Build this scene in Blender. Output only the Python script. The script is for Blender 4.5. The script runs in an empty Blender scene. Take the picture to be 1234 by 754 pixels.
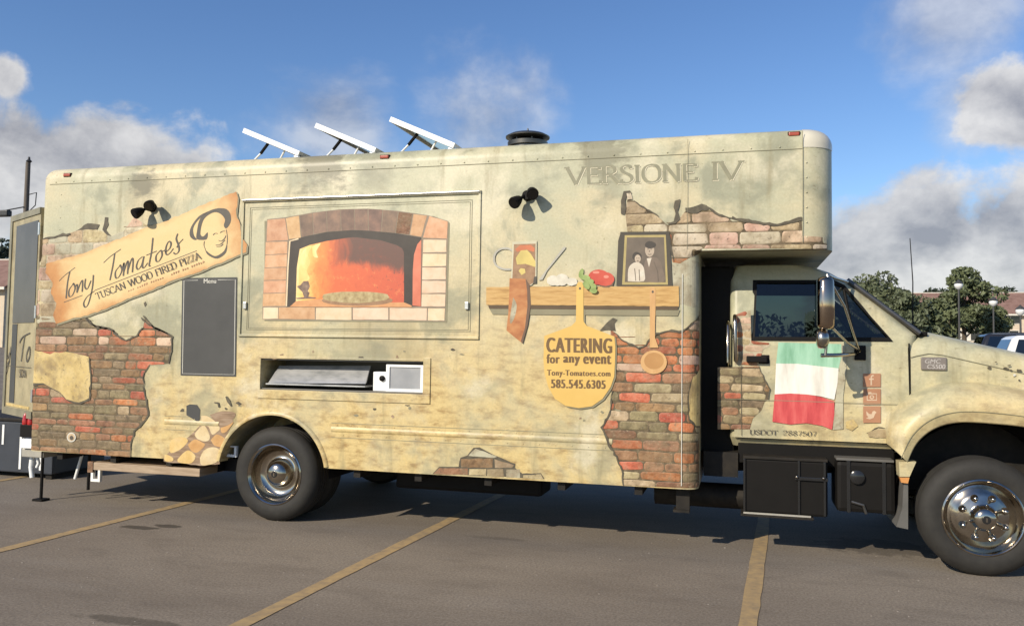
import bpy, bmesh, math, random
from mathutils import Vector, Matrix

# ------------------------------------------------------------------ camera
S = bpy.context.scene
COL = S.collection
IW, IH = 1234.0, 754.0
FPX, YAW, PITCH, ROLL, PPY = 995.942, -0.2722, 0.0522, 0.0142, 365.03
CAM = Vector((3.893, -6.342, 1.537))
_f = Vector((math.sin(YAW) * math.cos(PITCH), math.cos(YAW) * math.cos(PITCH), math.sin(PITCH)))
_r0 = Vector((math.cos(YAW), -math.sin(YAW), 0))
_u0 = _r0.cross(_f)
_r = _r0 * math.cos(ROLL) + _u0 * math.sin(ROLL)
_u = -_r0 * math.sin(ROLL) + _u0 * math.cos(ROLL)
cd = bpy.data.cameras.new('camera')
cam = bpy.data.objects.new('camera', cd)
COL.objects.link(cam)
cd.sensor_fit = 'HORIZONTAL'
cd.sensor_width = 36.0
cd.lens = FPX / IW * 36.0
cd.shift_y = (PPY - IH / 2) / IW
cd.clip_start = 0.1
cd.clip_end = 6000
M4 = Matrix.Identity(4)
for i in range(3):
    M4[i][0] = _r[i]; M4[i][1] = _u[i]; M4[i][2] = -_f[i]; M4[i][3] = CAM[i]
cam.matrix_world = M4
S.camera = cam


def ray(px, py):
    return (_f + _r * ((px - IW / 2) / FPX) - _u * ((py - PPY) / FPX))


def at(px, py, y=0.0):
    d = ray(px, py)
    return CAM + d * ((y - CAM.y) / d.y)


def gnd(px, py, z=0.0):
    d = ray(px, py)
    return CAM + d * ((z - CAM.z) / d.z)


# ------------------------------------------------------------------ sun and sky
SUN_AZ, SUN_EL = math.radians(31), math.radians(30)      # az: turned from -y towards -x
sund = Vector((-math.sin(SUN_AZ) * math.cos(SUN_EL), -math.cos(SUN_AZ) * math.cos(SUN_EL), math.sin(SUN_EL)))
sl = bpy.data.lights.new('sun', 'SUN')
sl.energy = 4.4
sl.angle = math.radians(0.53)
sl.color = (1.0, 0.90, 0.74)
so = bpy.data.objects.new('sun', sl)
COL.objects.link(so)
so.rotation_euler = sund.to_track_quat('Z', 'Y').to_euler()
so.location = (-20, -30, 30)

W = bpy.data.worlds.new('World')
S.world = W
W.use_nodes = True
nt = W.node_tree
nt.nodes.clear()


class N:
    """small node helper"""
    def __init__(self, tree):
        self.t = tree

    def node(self, kind, **kw):
        n = self.t.nodes.new(kind)
        for k, v in kw.items():
            setattr(n, k, v)
        return n

    def put(self, sock, v):
        if v is None:
            return
        if hasattr(v, 'is_output'):
            self.t.links.new(v, sock)
        else:
            if hasattr(sock, 'default_value'):
                dv = sock.default_value
                if hasattr(dv, '__len__') and not hasattr(v, '__len__'):
                    v = [v] * len(dv)
                elif hasattr(dv, '__len__') and len(dv) == 4 and len(v) == 3:
                    v = (*v, 1)
                sock.default_value = v

    def math(self, op, a, b=None, c=None, clamp=False):
        n = self.node('ShaderNodeMath', operation=op)
        n.use_clamp = clamp
        for i, v in enumerate((a, b, c)):
            self.put(n.inputs[i], v)
        return n.outputs[0]

    def vmath(self, op, a, b=None):
        n = self.node('ShaderNodeVectorMath', operation=op)
        self.put(n.inputs[0], a)
        self.put(n.inputs[1], b)
        return n.outputs['Value'] if op in ('DISTANCE', 'LENGTH', 'DOT_PRODUCT') else n.outputs[0]

    def noise(self, vec, scale, detail=5, rough=.55, dist=0):
        n = self.node('ShaderNodeTexNoise')
        self.put(n.inputs['Vector'], vec)
        n.inputs['Scale'].default_value = scale
        n.inputs['Detail'].default_value = detail
        n.inputs['Roughness'].default_value = rough
        n.inputs['Distortion'].default_value = dist
        return n.outputs['Fac']

    def smooth(self, v, a, b, lo=0.0, hi=1.0):
        n = self.node('ShaderNodeMapRange', interpolation_type='SMOOTHSTEP')
        self.put(n.inputs[0], v)
        for i, q in enumerate((a, b, lo, hi)):
            n.inputs[i + 1].default_value = q
        return n.outputs[0]

    def mix(self, fac, a, b, mode='MIX'):
        n = self.node('ShaderNodeMix', data_type='RGBA', blend_type=mode)
        self.put(n.inputs[0], fac)
        self.put(n.inputs[6], a)
        self.put(n.inputs[7], b)
        return n.outputs[2]

    def ramp(self, v, stops):
        n = self.node('ShaderNodeValToRGB')
        self.put(n.inputs[0], v)
        e = n.color_ramp.elements
        while len(e) < len(stops):
            e.new(.5)
        for i, (p, c) in enumerate(stops):
            e[i].position = p
            e[i].color = (*c, 1)
        return n.outputs[0]

    def mapping(self, vec, loc=(0, 0, 0), rot=(0, 0, 0), scale=(1, 1, 1)):
        n = self.node('ShaderNodeMapping')
        self.put(n.inputs[0], vec)
        n.inputs[1].default_value = loc
        n.inputs[2].default_value = rot
        n.inputs[3].default_value = scale
        return n.outputs[0]

    def sep(self, vec):
        n = self.node('ShaderNodeSeparateXYZ')
        self.put(n.inputs[0], vec)
        return n.outputs


w = N(nt)
tc = w.node('ShaderNodeTexCoord').outputs['Generated']
sky = w.node('ShaderNodeTexSky', sky_type='NISHITA')
sky.sun_disc = False
sky.sun_elevation = SUN_EL
sky.sun_rotation = math.radians(180 + 31)
sky.air_density = 1.0
sky.dust_density = 0.25
sky.ozone_density = 3.0
# clouds: (px, py, radius px) of the banks in view turned into directions; more of the same elsewhere by noise
field = None
for bx, by, br in ((-90, 225, 130), (20, 225, 100), (118, 205, 82), (180, 215, 62), (235, 220, 46), (6, 93, 27),
                   (1225, 132, 58), (1225, 270, 85),
                   (1120, 300, 95), (1030, 320, 80), (1200, 350, 95)):
    d = ray(bx, by).normalized()
    b = w.math('MULTIPLY_ADD', w.vmath('DISTANCE', tc, d), -FPX / br, 1.0)
    field = b if field is None else w.math('SMOOTH_MAX', field, b, .25)
thin = None
for bx, by, br in ((400, 148, 92), (588, 138, 100), (1150, 8, 90), (1190, 130, 70)):
    d = ray(bx, by).normalized()
    b = w.math('MULTIPLY_ADD', w.vmath('DISTANCE', tc, d), -FPX / br, .9)
    thin = b if thin is None else w.math('MAXIMUM', thin, b)
low = w.noise(w.mapping(tc, loc=(3.1, 7.7, 1.9), scale=(1, 1, 2.2)), 1.7, 3, .5)
elev = w.sep(tc)[2]
lowf = w.math('ADD', w.math('MULTIPLY', w.math('SUBTRACT', low, .60), 4.0), w.smooth(elev, .0, .30, .3, -.75))
field = w.math('MAXIMUM', field, lowf)
cn = w.noise(w.mapping(tc, scale=(1, 1, 1.35)), 7.5, 10, .58, .15)
cn2 = w.noise(w.mapping(tc, loc=(.012, .012, -.05), scale=(1, 1, 1.35)), 7.5, 10, .58, .15)
fld = w.math('ADD', field, w.math('MULTIPLY', w.math('SUBTRACT', cn, .5), 2.7))
alpha = w.smooth(fld, -.05, .42)
alpha2 = w.smooth(w.math('ADD', thin, w.math('MULTIPLY', w.math('SUBTRACT', cn, .5), 2.2)), -.15, .9, 0, .62)
alpha = w.math('MAXIMUM', alpha, alpha2)
thick = w.smooth(fld, .1, 1.0)
lit = w.math('ADD', w.math('MULTIPLY', w.math('SUBTRACT', cn, cn2), 3.4), w.math('MULTIPLY_ADD', thick, -.34, .66), clamp=True)
ccol = w.mix(lit, (.40, .405, .45), (1.0, .98, .96))
bg1 = w.node('ShaderNodeBackground')
hs = w.node('ShaderNodeHueSaturation')
hs.inputs['Saturation'].default_value = 1.15
hs.inputs['Hue'].default_value = .508
w.put(hs.inputs['Color'], sky.outputs[0])
w.put(bg1.inputs[0], hs.outputs[0])
bg1.inputs[1].default_value = 0.118
bg2 = w.node('ShaderNodeBackground')
w.put(bg2.inputs[0], ccol)
bg2.inputs[1].default_value = 0.66
mx = w.node('ShaderNodeMixShader')
w.put(mx.inputs[0], w.math('MULTIPLY', alpha, .92))
nt.links.new(bg1.outputs[0], mx.inputs[1])
nt.links.new(bg2.outputs[0], mx.inputs[2])
wo = w.node('ShaderNodeOutputWorld')
nt.links.new(mx.outputs[0], wo.inputs[0])

S.render.engine = 'CYCLES'
S.view_settings.view_transform = 'Standard'
S.view_settings.look = 'None'
S.view_settings.exposure = 0.28
S.view_settings.gamma = 1.0
S.render.resolution_x, S.render.resolution_y = 1024, 625
S.cycles.max_bounces = 8
S.cycles.transparent_max_bounces = 12

# ------------------------------------------------------------------ materials
MATS = {}


def mat(name, cols, scale=4, detail=5, rough=.6, metal=0.0, bump=0.0, bscale=40, rnd=0.0, spec=.4, stretch=(1, 1, 1),
        rot=(0, 0, 0), coat=0.0, contrast=1.0, grime=0.0):
    """noise-varied principled material; cols is one colour or a list for a ramp; rnd varies the value per object"""
    m = bpy.data.materials.new(name)
    m.use_nodes = True
    t = m.node_tree
    b = t.nodes['Principled BSDF']
    n = N(t)
    if not isinstance(cols, list):
        c = cols
        cols = [tuple(v * .86 for v in c), c, tuple(min(1, v * 1.1) for v in c)]
    co = n.node('ShaderNodeTexCoord').outputs['Object']
    if stretch != (1, 1, 1) or rot != (0, 0, 0):
        co = n.mapping(co, rot=rot, scale=stretch)
    fac = n.noise(co, scale, detail, .6)
    k = len(cols)
    lo, hi = .5 - .22 / contrast, .5 + .22 / contrast
    col = n.ramp(fac, [(lo + (hi - lo) * i / max(1, k - 1), c) for i, c in enumerate(cols)])
    if rnd:
        oi = n.node('ShaderNodeObjectInfo').outputs['Random']
        h = n.node('ShaderNodeHueSaturation')
        n.put(h.inputs['Value'], n.math('MULTIPLY_ADD', oi, 2 * rnd, 1 - rnd))
        n.put(h.inputs['Hue'], n.math('MULTIPLY_ADD', n.math('FRACT', n.math('MULTIPLY', oi, 7.3)), .03, .485))
        n.put(h.inputs['Color'], col)
        col = h.outputs[0]
    if grime:
        g1 = n.noise(n.mapping(co, loc=(4, 4, 4)), 4.5, 8, .68, .4)
        col = n.mix(n.smooth(g1, .45, .68, 0, grime), col, (.19, .135, .075))
        g2 = n.noise(n.mapping(co, loc=(8, 1, 4)), 26, 6, .7)
        col = n.mix(n.smooth(g2, .56, .70, 0, grime * .9), col, (.38, .28, .17))
        col = n.mix(n.smooth(g2, .44, .30, 0, grime * .9), col, (.07, .055, .035))
    n.put(b.inputs['Base Color'], col)
    b.inputs['Roughness'].default_value = rough
    b.inputs['Metallic'].default_value = metal
    b.inputs['Specular IOR Level'].default_value = spec
    b.inputs['Coat Weight'].default_value = coat
    if bump:
        bn = n.node('ShaderNodeBump')
        bn.inputs['Strength'].default_value = bump
        bn.inputs['Distance'].default_value = .01
        n.put(bn.inputs['Height'], n.noise(co, bscale, 6, .6))
        n.put(b.inputs['Normal'], bn.outputs[0])
    MATS[name] = m
    return m


# printed plaster of the vehicle wrap
def plaster(name, ochre=0.0):
    m = bpy.data.materials.new(name)
    m.use_nodes = True
    t = m.node_tree
    b = t.nodes['Principled BSDF']
    n = N(t)
    co = n.node('ShaderNodeTexCoord').outputs['Object']
    z = n.sep(co)[2]
    n1 = n.noise(co, .9, 5, .55, .4)
    n2 = n.noise(n.mapping(co, loc=(5, 2, 3)), 2.3, 6, .6, .3)
    n3 = n.noise(n.mapping(co, loc=(1, 9, 4), scale=(1, 1, 2.2)), 7, 7, .65)
    col = n.mix(n.smooth(n1, .42, .58), (.585, .515, .335), (.455, .45, .315))
    col = n.mix(n.smooth(n2, .49, .64, 0, .85), col, (.275, .28, .20))
    # warm, weathered lower wall
    lowz = n.smooth(n.math('ADD', z, n.math('MULTIPLY', n.math('SUBTRACT', n1, .5), 1.6)), .75, 2.3, .97 + ochre * .12, .08)
    och = n.mix(n.smooth(n3, .42, .70), (.62, .47, .205), (.30, .18, .06))
    col = n.mix(n.math('MULTIPLY', lowz, n.smooth(n2, .66, .38, .35, 1.0)), col, och)
    # pale plaster veils
    col = n.mix(n.smooth(n.noise(n.mapping(co, loc=(7, 1, 1)), 1.6, 5, .6), .52, .66, 0, .7), col, (.66, .60, .43))
    # vertical run stains printed in the artwork
    run = n.noise(n.mapping(co, loc=(2, 0, 6), scale=(3.2, 1, .45)), 2.0, 5, .6)
    col = n.mix(n.smooth(run, .54, .72, 0, .6), col, (.25, .215, .12))
    for sx, sz, sr, am in ((.38, 3.08, .42, .75), (-1.43, 3.0, .16, .75), (2.85, 3.05, .30, .6), (-1.5, 2.98, .28, .3), (.9, 2.98, .3, .4), (2.9, 2.75, .18, .3), (1.0, 1.52, .5, .3)):
        dd = n.vmath('DISTANCE', n.mapping(co, scale=(1, 0, 1.0)), (sx, 0, sz))
        ff = n.math('ADD', n.math('DIVIDE', dd, sr), n.math('ADD', n.math('MULTIPLY', n.math('SUBTRACT', n2, .5), 2.0), n.math('MULTIPLY', n.math('SUBTRACT', n3, .5), 2.2)))
        col = n.mix(n.smooth(ff, .95, .25, 0, am), col, (.125, .12, .085))
    # fine pits and grime
    sp = n.noise(n.mapping(co, scale=(1, 1, 1.6)), 24, 5, .7)
    col = n.mix(n.smooth(sp, .61, .69, 0, .5), col, (.16, .125, .065))
    gr = n.noise(co, 55, 4, .6)
    col = n.mix(n.smooth(gr, .35, .7, .16, 0), col, (.2, .17, .09))
    n.put(b.inputs['Base Color'], col)
    b.inputs['Roughness'].default_value = .42
    b.inputs['Specular IOR Level'].default_value = .35
    wav = n.node('ShaderNodeBump')
    wav.inputs['Strength'].default_value = .12
    wav.inputs['Distance'].default_value = .02
    n.put(wav.inputs['Height'], n.noise(co, 2.2, 2, .5))
    n.put(b.inputs['Normal'], wav.outputs[0])
    MATS[name] = m
    return m


plaster('wrap_plaster')
plaster('wrap_cab', -2.0)

mat('brick_red', [(.13, .055, .03), (.36, .10, .04), (.44, .16, .08), (.26, .15, .085)], 13, 9, .6, rnd=.25, bump=.5, grime=.8)
mat('brick_brown', [(.13, .07, .035), (.25, .135, .065), (.33, .19, .10)], 13, 9, .6, rnd=.3, bump=.5, contrast=1.2, grime=.8)
mat('brick_olive', [(.11, .085, .045), (.21, .16, .085), (.30, .235, .13)], 13, 9, .6, rnd=.3, bump=.5, contrast=1.2, grime=.8)
mat('brick_tan', [(.26, .19, .10), (.40, .31, .175), (.50, .40, .25)], 13, 9, .6, rnd=.2, bump=.5, contrast=1.2, grime=.8)
mat('brick_pale', [(.36, .30, .20), (.52, .44, .31), (.60, .52, .38)], 8, 8, .6, rnd=.15, bump=.25, grime=.8)
mat('brick_pink', [(.34, .20, .13), (.50, .34, .24), (.56, .43, .31)], 8, 8, .6, rnd=.18, bump=.25, grime=.8)
mat('mortar', [(.05, .035, .02), (.10, .075, .04), (.22, .165, .095)], 18, 7, .7, grime=.7)
mat('mortar_pale', [(.30, .25, .16), (.44, .38, .26), (.52, .45, .32)], 18, 7, .7, grime=.7)
mat('crack_dark', [(.055, .045, .03), (.085, .07, .045), (.13, .11, .07)], 20, 5, .6)
mat('print_shade', [(.20, .18, .11), (.27, .24, .15)], 6, 5, .6)
mat('plaster_patch', [(.40, .28, .10), (.56, .42, .17), (.62, .49, .24)], 7, 8, .55, grime=.7)
mat('plaster_grey', [(.33, .30, .21), (.43, .40, .28), (.50, .46, .33)], 6, 8, .55, grime=.7)
mat('ink', [(.075, .065, .05), (.10, .085, .065)], 8, 3, .5)
mat('ink_brown', [(.13, .075, .03), (.16, .095, .04)], 8, 3, .5)
mat('ink_line', (.30, .22, .11), 8, 3, .5)
mat('engraved', [(.20, .19, .125), (.27, .255, .165)], 14, 4, .5)
mat('engraved_light', (.66, .60, .43), 14, 4, .5)
mat('panel_line', (.24, .22, .14), 10, 3, .5)
mat('board_black', [(.055, .055, .052), (.075, .074, .07)], 3, 4, .5, spec=.3)
mat('chalk', (.55, .53, .46), 8, 3, .6)
mat('oven_brick_orange', [(.42, .21, .10), (.56, .32, .17), (.62, .40, .24)], 10, 7, .5, rnd=.08)
mat('oven_brick_pale', [(.58, .41, .25), (.68, .51, .34), (.72, .56, .40)], 10, 7, .5, rnd=.06)
mat('oven_brick_dark', [(.12, .08, .06), (.20, .13, .09), (.31, .19, .12)], 8, 6, .5, rnd=.15)
mat('oven_soot', [(.036, .028, .022), (.06, .048, .037)], 6, 4, .5)
mat('oven_mortar', [(.20, .16, .11), (.28, .22, .16)], 12, 5, .6)
mat('oven_glow', [(.50, .13, .07), (.66, .22, .13)], 5, 4, .5)
mat('oven_floor', [(.48, .20, .08), (.66, .36, .16)], 8, 5, .5)
mat('flame_yellow', [(.76, .36, .09), (.82, .60, .22), (.84, .74, .46)], 7, 7, .5, stretch=(1, 1, .5), contrast=.8)
mat('crust', [(.24, .17, .08), (.40, .31, .15), (.50, .42, .24)], 22, 6, .6)
mat('log_char', [(.09, .06, .045), (.18, .12, .09), (.34, .24, .17)], 15, 5, .6)
mat('plank', [(.28, .15, .045), (.46, .27, .09), (.55, .35, .13), (.38, .21, .07)], 5, 6, .5, stretch=(1, 1, 9))
mat('plank_under', (.10, .065, .035), 6, 4, .6)
mat('peel_yellow', [(.60, .385, .10), (.655, .43, .125)], 4, 4, .5)
mat('spoon', [(.50, .28, .11), (.60, .37, .16)], 5, 4, .5, stretch=(4, 1, 1))
mat('spoon_bowl', [(.36, .18, .06), (.46, .25, .09)], 5, 4, .5)
mat('leather', [(.26, .085, .03), (.42, .17, .06), (.52, .26, .10)], 6, 6, .5, stretch=(1, 1, 2))
mat('leather_edge', (.14, .085, .055), 8, 4, .6)
mat('tin_pale', (.52, .48, .34), 6, 4, .5)
mat('tin_red', (.50, .16, .07), 9, 4, .5)
mat('tin_yellow', (.56, .44, .14), 9, 5, .5)
mat('tin_brown', [(.22, .12, .06), (.36, .22, .12)], 20, 5, .5)
mat('steel_print', [(.34, .32, .26), (.45, .43, .36)], 8, 4, .5)
mat('garlic', [(.50, .46, .36), (.66, .61, .50)], 18, 4, .5)
mat('leaf_print', [(.17, .24, .06), (.34, .42, .15)], 14, 4, .5)
mat('tomato', [(.44, .055, .035), (.55, .10, .06)], 6, 3, .4)
mat('tomato_light', (.64, .24, .17), 6, 3, .4)
mat('frame_black', (.06, .05, .035), 6, 4, .5)
mat('frame_gold', (.38, .30, .12), 12, 4, .45)
mat('photo_back', [(.10, .08, .06), (.16, .125, .09)], 8, 4, .5)
mat('photo_suit', [(.15, .115, .085), (.20, .15, .11)], 12, 4, .5)
mat('photo_dress', [(.50, .43, .33), (.62, .55, .44)], 16, 4, .5)
mat('photo_skin', [(.38, .30, .22), (.48, .39, .29)], 16, 4, .5)
mat('photo_hair', (.055, .045, .035), 12, 4, .5)
mat('flag_green', [(.17, .36, .23), (.28, .50, .35), (.36, .58, .43)], 4, 5, .5, stretch=(3, 1, .6), contrast=1.3)
mat('flag_white', [(.55, .52, .45), (.70, .67, .60), (.78, .76, .69)], 4, 5, .5, stretch=(3, 1, .6), contrast=1.3)
mat('flag_red', [(.33, .03, .035), (.52, .07, .07), (.62, .13, .115)], 4, 5, .5, stretch=(3, 1, .6), contrast=1.3)
mat('icon_orange', [(.34, .16, .085), (.40, .21, .12)], 6, 4, .5)
mat('icon_pale', (.56, .42, .29), 6, 3, .5)
mat('log_end_yellow', [(.52, .33, .10), (.64, .45, .18), (.68, .50, .25)], 7, 6, .5, grime=.25, contrast=1.3)
mat('log_end_pale', [(.56, .42, .22), (.68, .55, .33)], 7, 6, .5, grime=.25, contrast=1.3)
mat('log_end_orange', [(.46, .24, .08), (.62, .37, .15)], 7, 6, .5, grime=.25, contrast=1.3)
mat('log_bark', [(.16, .10, .055), (.27, .18, .11), (.40, .30, .21)], 6, 6, .6, stretch=(1, 1, 7))
# real things
mat('aluminium', (.62, .61, .57), 30, 3, .32, .9)
mat('roof_white', (.66, .62, .48), 3, 4, .45)
mat('cap_white', (.60, .555, .44), 3, 4, .35, coat=.3)
mat('white_paint', (.78, .78, .75), 4, 4, .4)
mat('panel_back', (.30, .31, .33), 4, 4, .5)
mat('solar_cell', (.02, .025, .05), 6, 3, .15, coat=.5)
mat('vent_metal', (.12, .115, .105), 10, 4, .38, .85)
mat('marker_red', (.36, .075, .04), 8, 3, .3, coat=.3)
mat('tail_red', (.40, .015, .015), 8, 3, .2, coat=.5)
mat('black_plastic', (.008, .007, .006), 8, 5, .6, bump=.06, spec=.15)
mat('black_gloss', (.016, .016, .016), 8, 4, .2, coat=.3)
mat('black_frame', [(.012, .011, .009), (.02, .017, .014), (.03, .025, .018)], 12, 5, .65, spec=.2)
mat('rubber', [(.017, .0155, .0135), (.026, .024, .02)], 14, 5, .72, bump=.08)
mat('rubber_worn', [(.06, .056, .05), (.085, .078, .068)], 14, 5, .75)
mat('chrome', [(.26, .215, .16), (.42, .375, .31), (.50, .46, .40)], 7, 7, .14, 1.0)
mat('chrome_warm', (.40, .31, .23), 5, 3, .12, 1.0)
mat('chrome_dull', (.42, .39, .34), 6, 4, .25, 1.0)
mat('steel_sheet', [(.34, .35, .35), (.55, .55, .54), (.68, .67, .65)], 5, 5, .3, .55, stretch=(1, 1, 3))
mat('pane_reflection', [(.24, .25, .26), (.36, .365, .37)], 4, 4, .12, spec=.6)  # opaque light grey stands in for the reflection in the pane
mat('door_olive', [(.15, .14, .095), (.22, .20, .135), (.28, .25, .17)], 5, 6, .5)
mat('window_brown', [(.075, .068, .06), (.11, .10, .09)], 3, 4, .35, spec=.3)
mat('lining_grey', (.16, .15, .13), 6, 4, .6)
mat('grit', [(.10, .09, .075), (.22, .19, .16), (.36, .33, .28)], 9, 3, .9)
mat('door_cream', [(.24, .205, .12), (.33, .285, .17), (.40, .34, .20)], 5, 6, .5, grime=.4)
mat('mudflap', (.10, .095, .085), 8, 4, .6)
mat('badge', (.19, .165, .145), 8, 3, .35)
mat('badge_text', (.42, .39, .36), 8, 3, .4)
mat('seat_cloth', (.06, .058, .055), 20, 4, .8)
mat('dash', (.07, .068, .064), 10, 4, .6)
mat('wood_step', [(.27, .19, .12), (.42, .32, .22)], 6, 5, .6, stretch=(1, 1, 8))
mat('bumper_grey', (.36, .34, .29), 10, 4, .5, .2)
mat('cabinet_blue', [(.032, .037, .046), (.048, .054, .066)], 4, 4, .4)
mat('amber', (.55, .25, .08), 6, 3, .3)
mat('line_paint', [(.17, .14, .10), (.29, .21, .115), (.37, .26, .125), (.40, .285, .14)], 14, 9, .8, contrast=.8)
mat('wood_pole', [(.09, .075, .06), (.15, .125, .10)], 6, 5, .8, stretch=(1, 1, .2))
mat('wire', (.03, .03, .03), 5, 2, .5)
mat('stucco', (.56, .46, .34), 3, 5, .8)
mat('stucco_dark', (.30, .25, .19), 3, 5, .8)
mat('shingle', [(.17, .095, .07), (.23, .135, .105), (.27, .165, .13)], 1.5, 6, .8)
mat('fascia', (.62, .58, .50), 3, 3, .6)
mat('bark', [(.06, .045, .03), (.11, .085, .06)], 8, 5, .85)
mat('leaf_a', [(.058, .072, .034), (.105, .125, .058), (.15, .17, .082)], 1.1, 4, .6)
mat('leaf_b', [(.055, .068, .036), (.095, .112, .058), (.135, .15, .078)], 1.1, 4, .6)
mat('leaf_far', [(.03, .042, .026), (.05, .065, .04)], .6, 4, .7)
mat('car_black', (.018, .018, .02), 3, 3, .18, coat=.6)
mat('car_white', (.74, .74, .72), 3, 3, .22, coat=.5)
mat('lamp_globe', (.70, .70, .68), 3, 3, .3)
mat('pole_dark', (.05, .05, .048), 5, 3, .5)

# glass
def glass(name, tint, mixf, rough=.03):
    m = bpy.data.materials.new(name)
    m.use_nodes = True
    t = m.node_tree
    t.nodes.clear()
    n = N(t)
    tr = n.node('ShaderNodeBsdfTransparent')
    tr.inputs[0].default_value = (*tint, 1)
    gl = n.node('ShaderNodeBsdfGlossy')
    gl.inputs['Roughness'].default_value = rough
    gl.inputs[0].default_value = (.9, .92, .92, 1)
    lw = n.node('ShaderNodeLayerWeight')
    lw.inputs[0].default_value = .35
    f = n.math('ADD', n.math('MULTIPLY', lw.outputs['Fresnel'], .45), mixf, clamp=True)
    ms = n.node('ShaderNodeMixShader')
    n.put(ms.inputs[0], f)
    t.links.new(tr.outputs[0], ms.inputs[1])
    t.links.new(gl.outputs[0], ms.inputs[2])
    o = n.node('ShaderNodeOutputMaterial')
    t.links.new(ms.outputs[0], o.inputs[0])
    MATS[name] = m


glass('glass_tint', (.22, .25, .235), .02)
glass('glass_dark', (.08, .085, .085), .06)


# parchment of the sign: local axes along the board, burnt towards its torn rim
SIGN_C = at(177, 311)
SIGN_A = math.atan2(at(285, 268).z - at(68, 354).z, at(285, 268).x - at(68, 354).x)


def sign_material():
    m = bpy.data.materials.new('parchment')
    m.use_nodes = True
    t = m.node_tree
    b = t.nodes['Principled BSDF']
    n = N(t)
    co = n.node('ShaderNodeTexCoord').outputs['Object']
    v = n.vmath('SUBTRACT', co, (SIGN_C.x, 0, SIGN_C.z))
    v = n.mapping(v, rot=(0, SIGN_A, 0))
    s = n.sep(v)
    wob = n.math('MULTIPLY', n.math('SUBTRACT', n.noise(co, 5, 6, .65), .5), .5)
    e1 = n.math('DIVIDE', n.math('ABSOLUTE', s[0]), 1.10)
    e2 = n.math('DIVIDE', n.math('ABSOLUTE', s[2]), .37)
    e = n.math('ADD', n.math('MAXIMUM', n.math('POWER', e1, 1.5), e2), wob)
    base = n.mix(n.noise(n.mapping(co, scale=(1, 1, 3)), 3, 5, .6), (.66, .46, .20), (.70, .55, .29))
    col = n.mix(n.smooth(e, .55, .95), base, (.50, .24, .085))
    col = n.mix(n.smooth(e, .92, 1.15), col, (.20, .075, .03))
    n.put(b.inputs['Base Color'], col)
    b.inputs['Roughness'].default_value = .45
    b.inputs['Specular IOR Level'].default_value = .35
    MATS['parchment'] = m


sign_material()


def fire_material():
    m = bpy.data.materials.new('oven_fire')
    m.use_nodes = True
    t = m.node_tree
    b = t.nodes['Principled BSDF']
    n = N(t)
    co = n.node('ShaderNodeTexCoord').outputs['Object']
    a, c = at(357, 330), at(487, 330)
    nz = n.noise(n.mapping(co, scale=(1, 1, .6)), 7, 8, .65, 1.2)
    s = n.sep(co)
    u = n.math('DIVIDE', n.math('SUBTRACT', s[0], a.x), c.x - a.x)
    u = n.math('ADD', u, n.math('MULTIPLY', n.math('SUBTRACT', nz, .5), .34))
    col = n.ramp(u, [(0.0, (.82, .62, .26)), (.08, (.80, .50, .14)), (.2, (.74, .25, .06)), (.38, (.62, .125, .04)), (1.0, (.52, .09, .04))])
    # soot roof of the printed oven, upper right
    z0 = at(430, 320).z
    v = n.math('DIVIDE', n.math('SUBTRACT', s[2], z0), .42)
    k = n.math('ADD', n.math('ADD', v, n.math('MULTIPLY', u, .30)), n.math('MULTIPLY', n.math('SUBTRACT', nz, .5), .35))
    k2 = n.math('MULTIPLY', n.smooth(k, .10, .30), n.smooth(u, .26, .55))
    col = n.mix(n.math('MULTIPLY', k2, .95), col, (.10, .055, .04))
    emb = n.noise(co, 17, 7, .7)
    col = n.mix(n.smooth(emb, .5, .75, 0, .35), col, (.36, .06, .025))
    col = n.mix(n.math('MULTIPLY', n.smooth(emb, .46, .30, 0, .5), n.smooth(k2, .6, .1)), col, (.78, .34, .10))
    dots = n.noise(co, 42, 3, .6)
    col = n.mix(n.math('MULTIPLY', n.smooth(dots, .62, .68), n.smooth(u, .6, .9, 0, .8)), col, (.14, .06, .04))
    n.put(b.inputs['Base Color'], col)
    b.inputs['Roughness'].default_value = .45
    MATS['oven_fire'] = m


fire_material()


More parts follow.
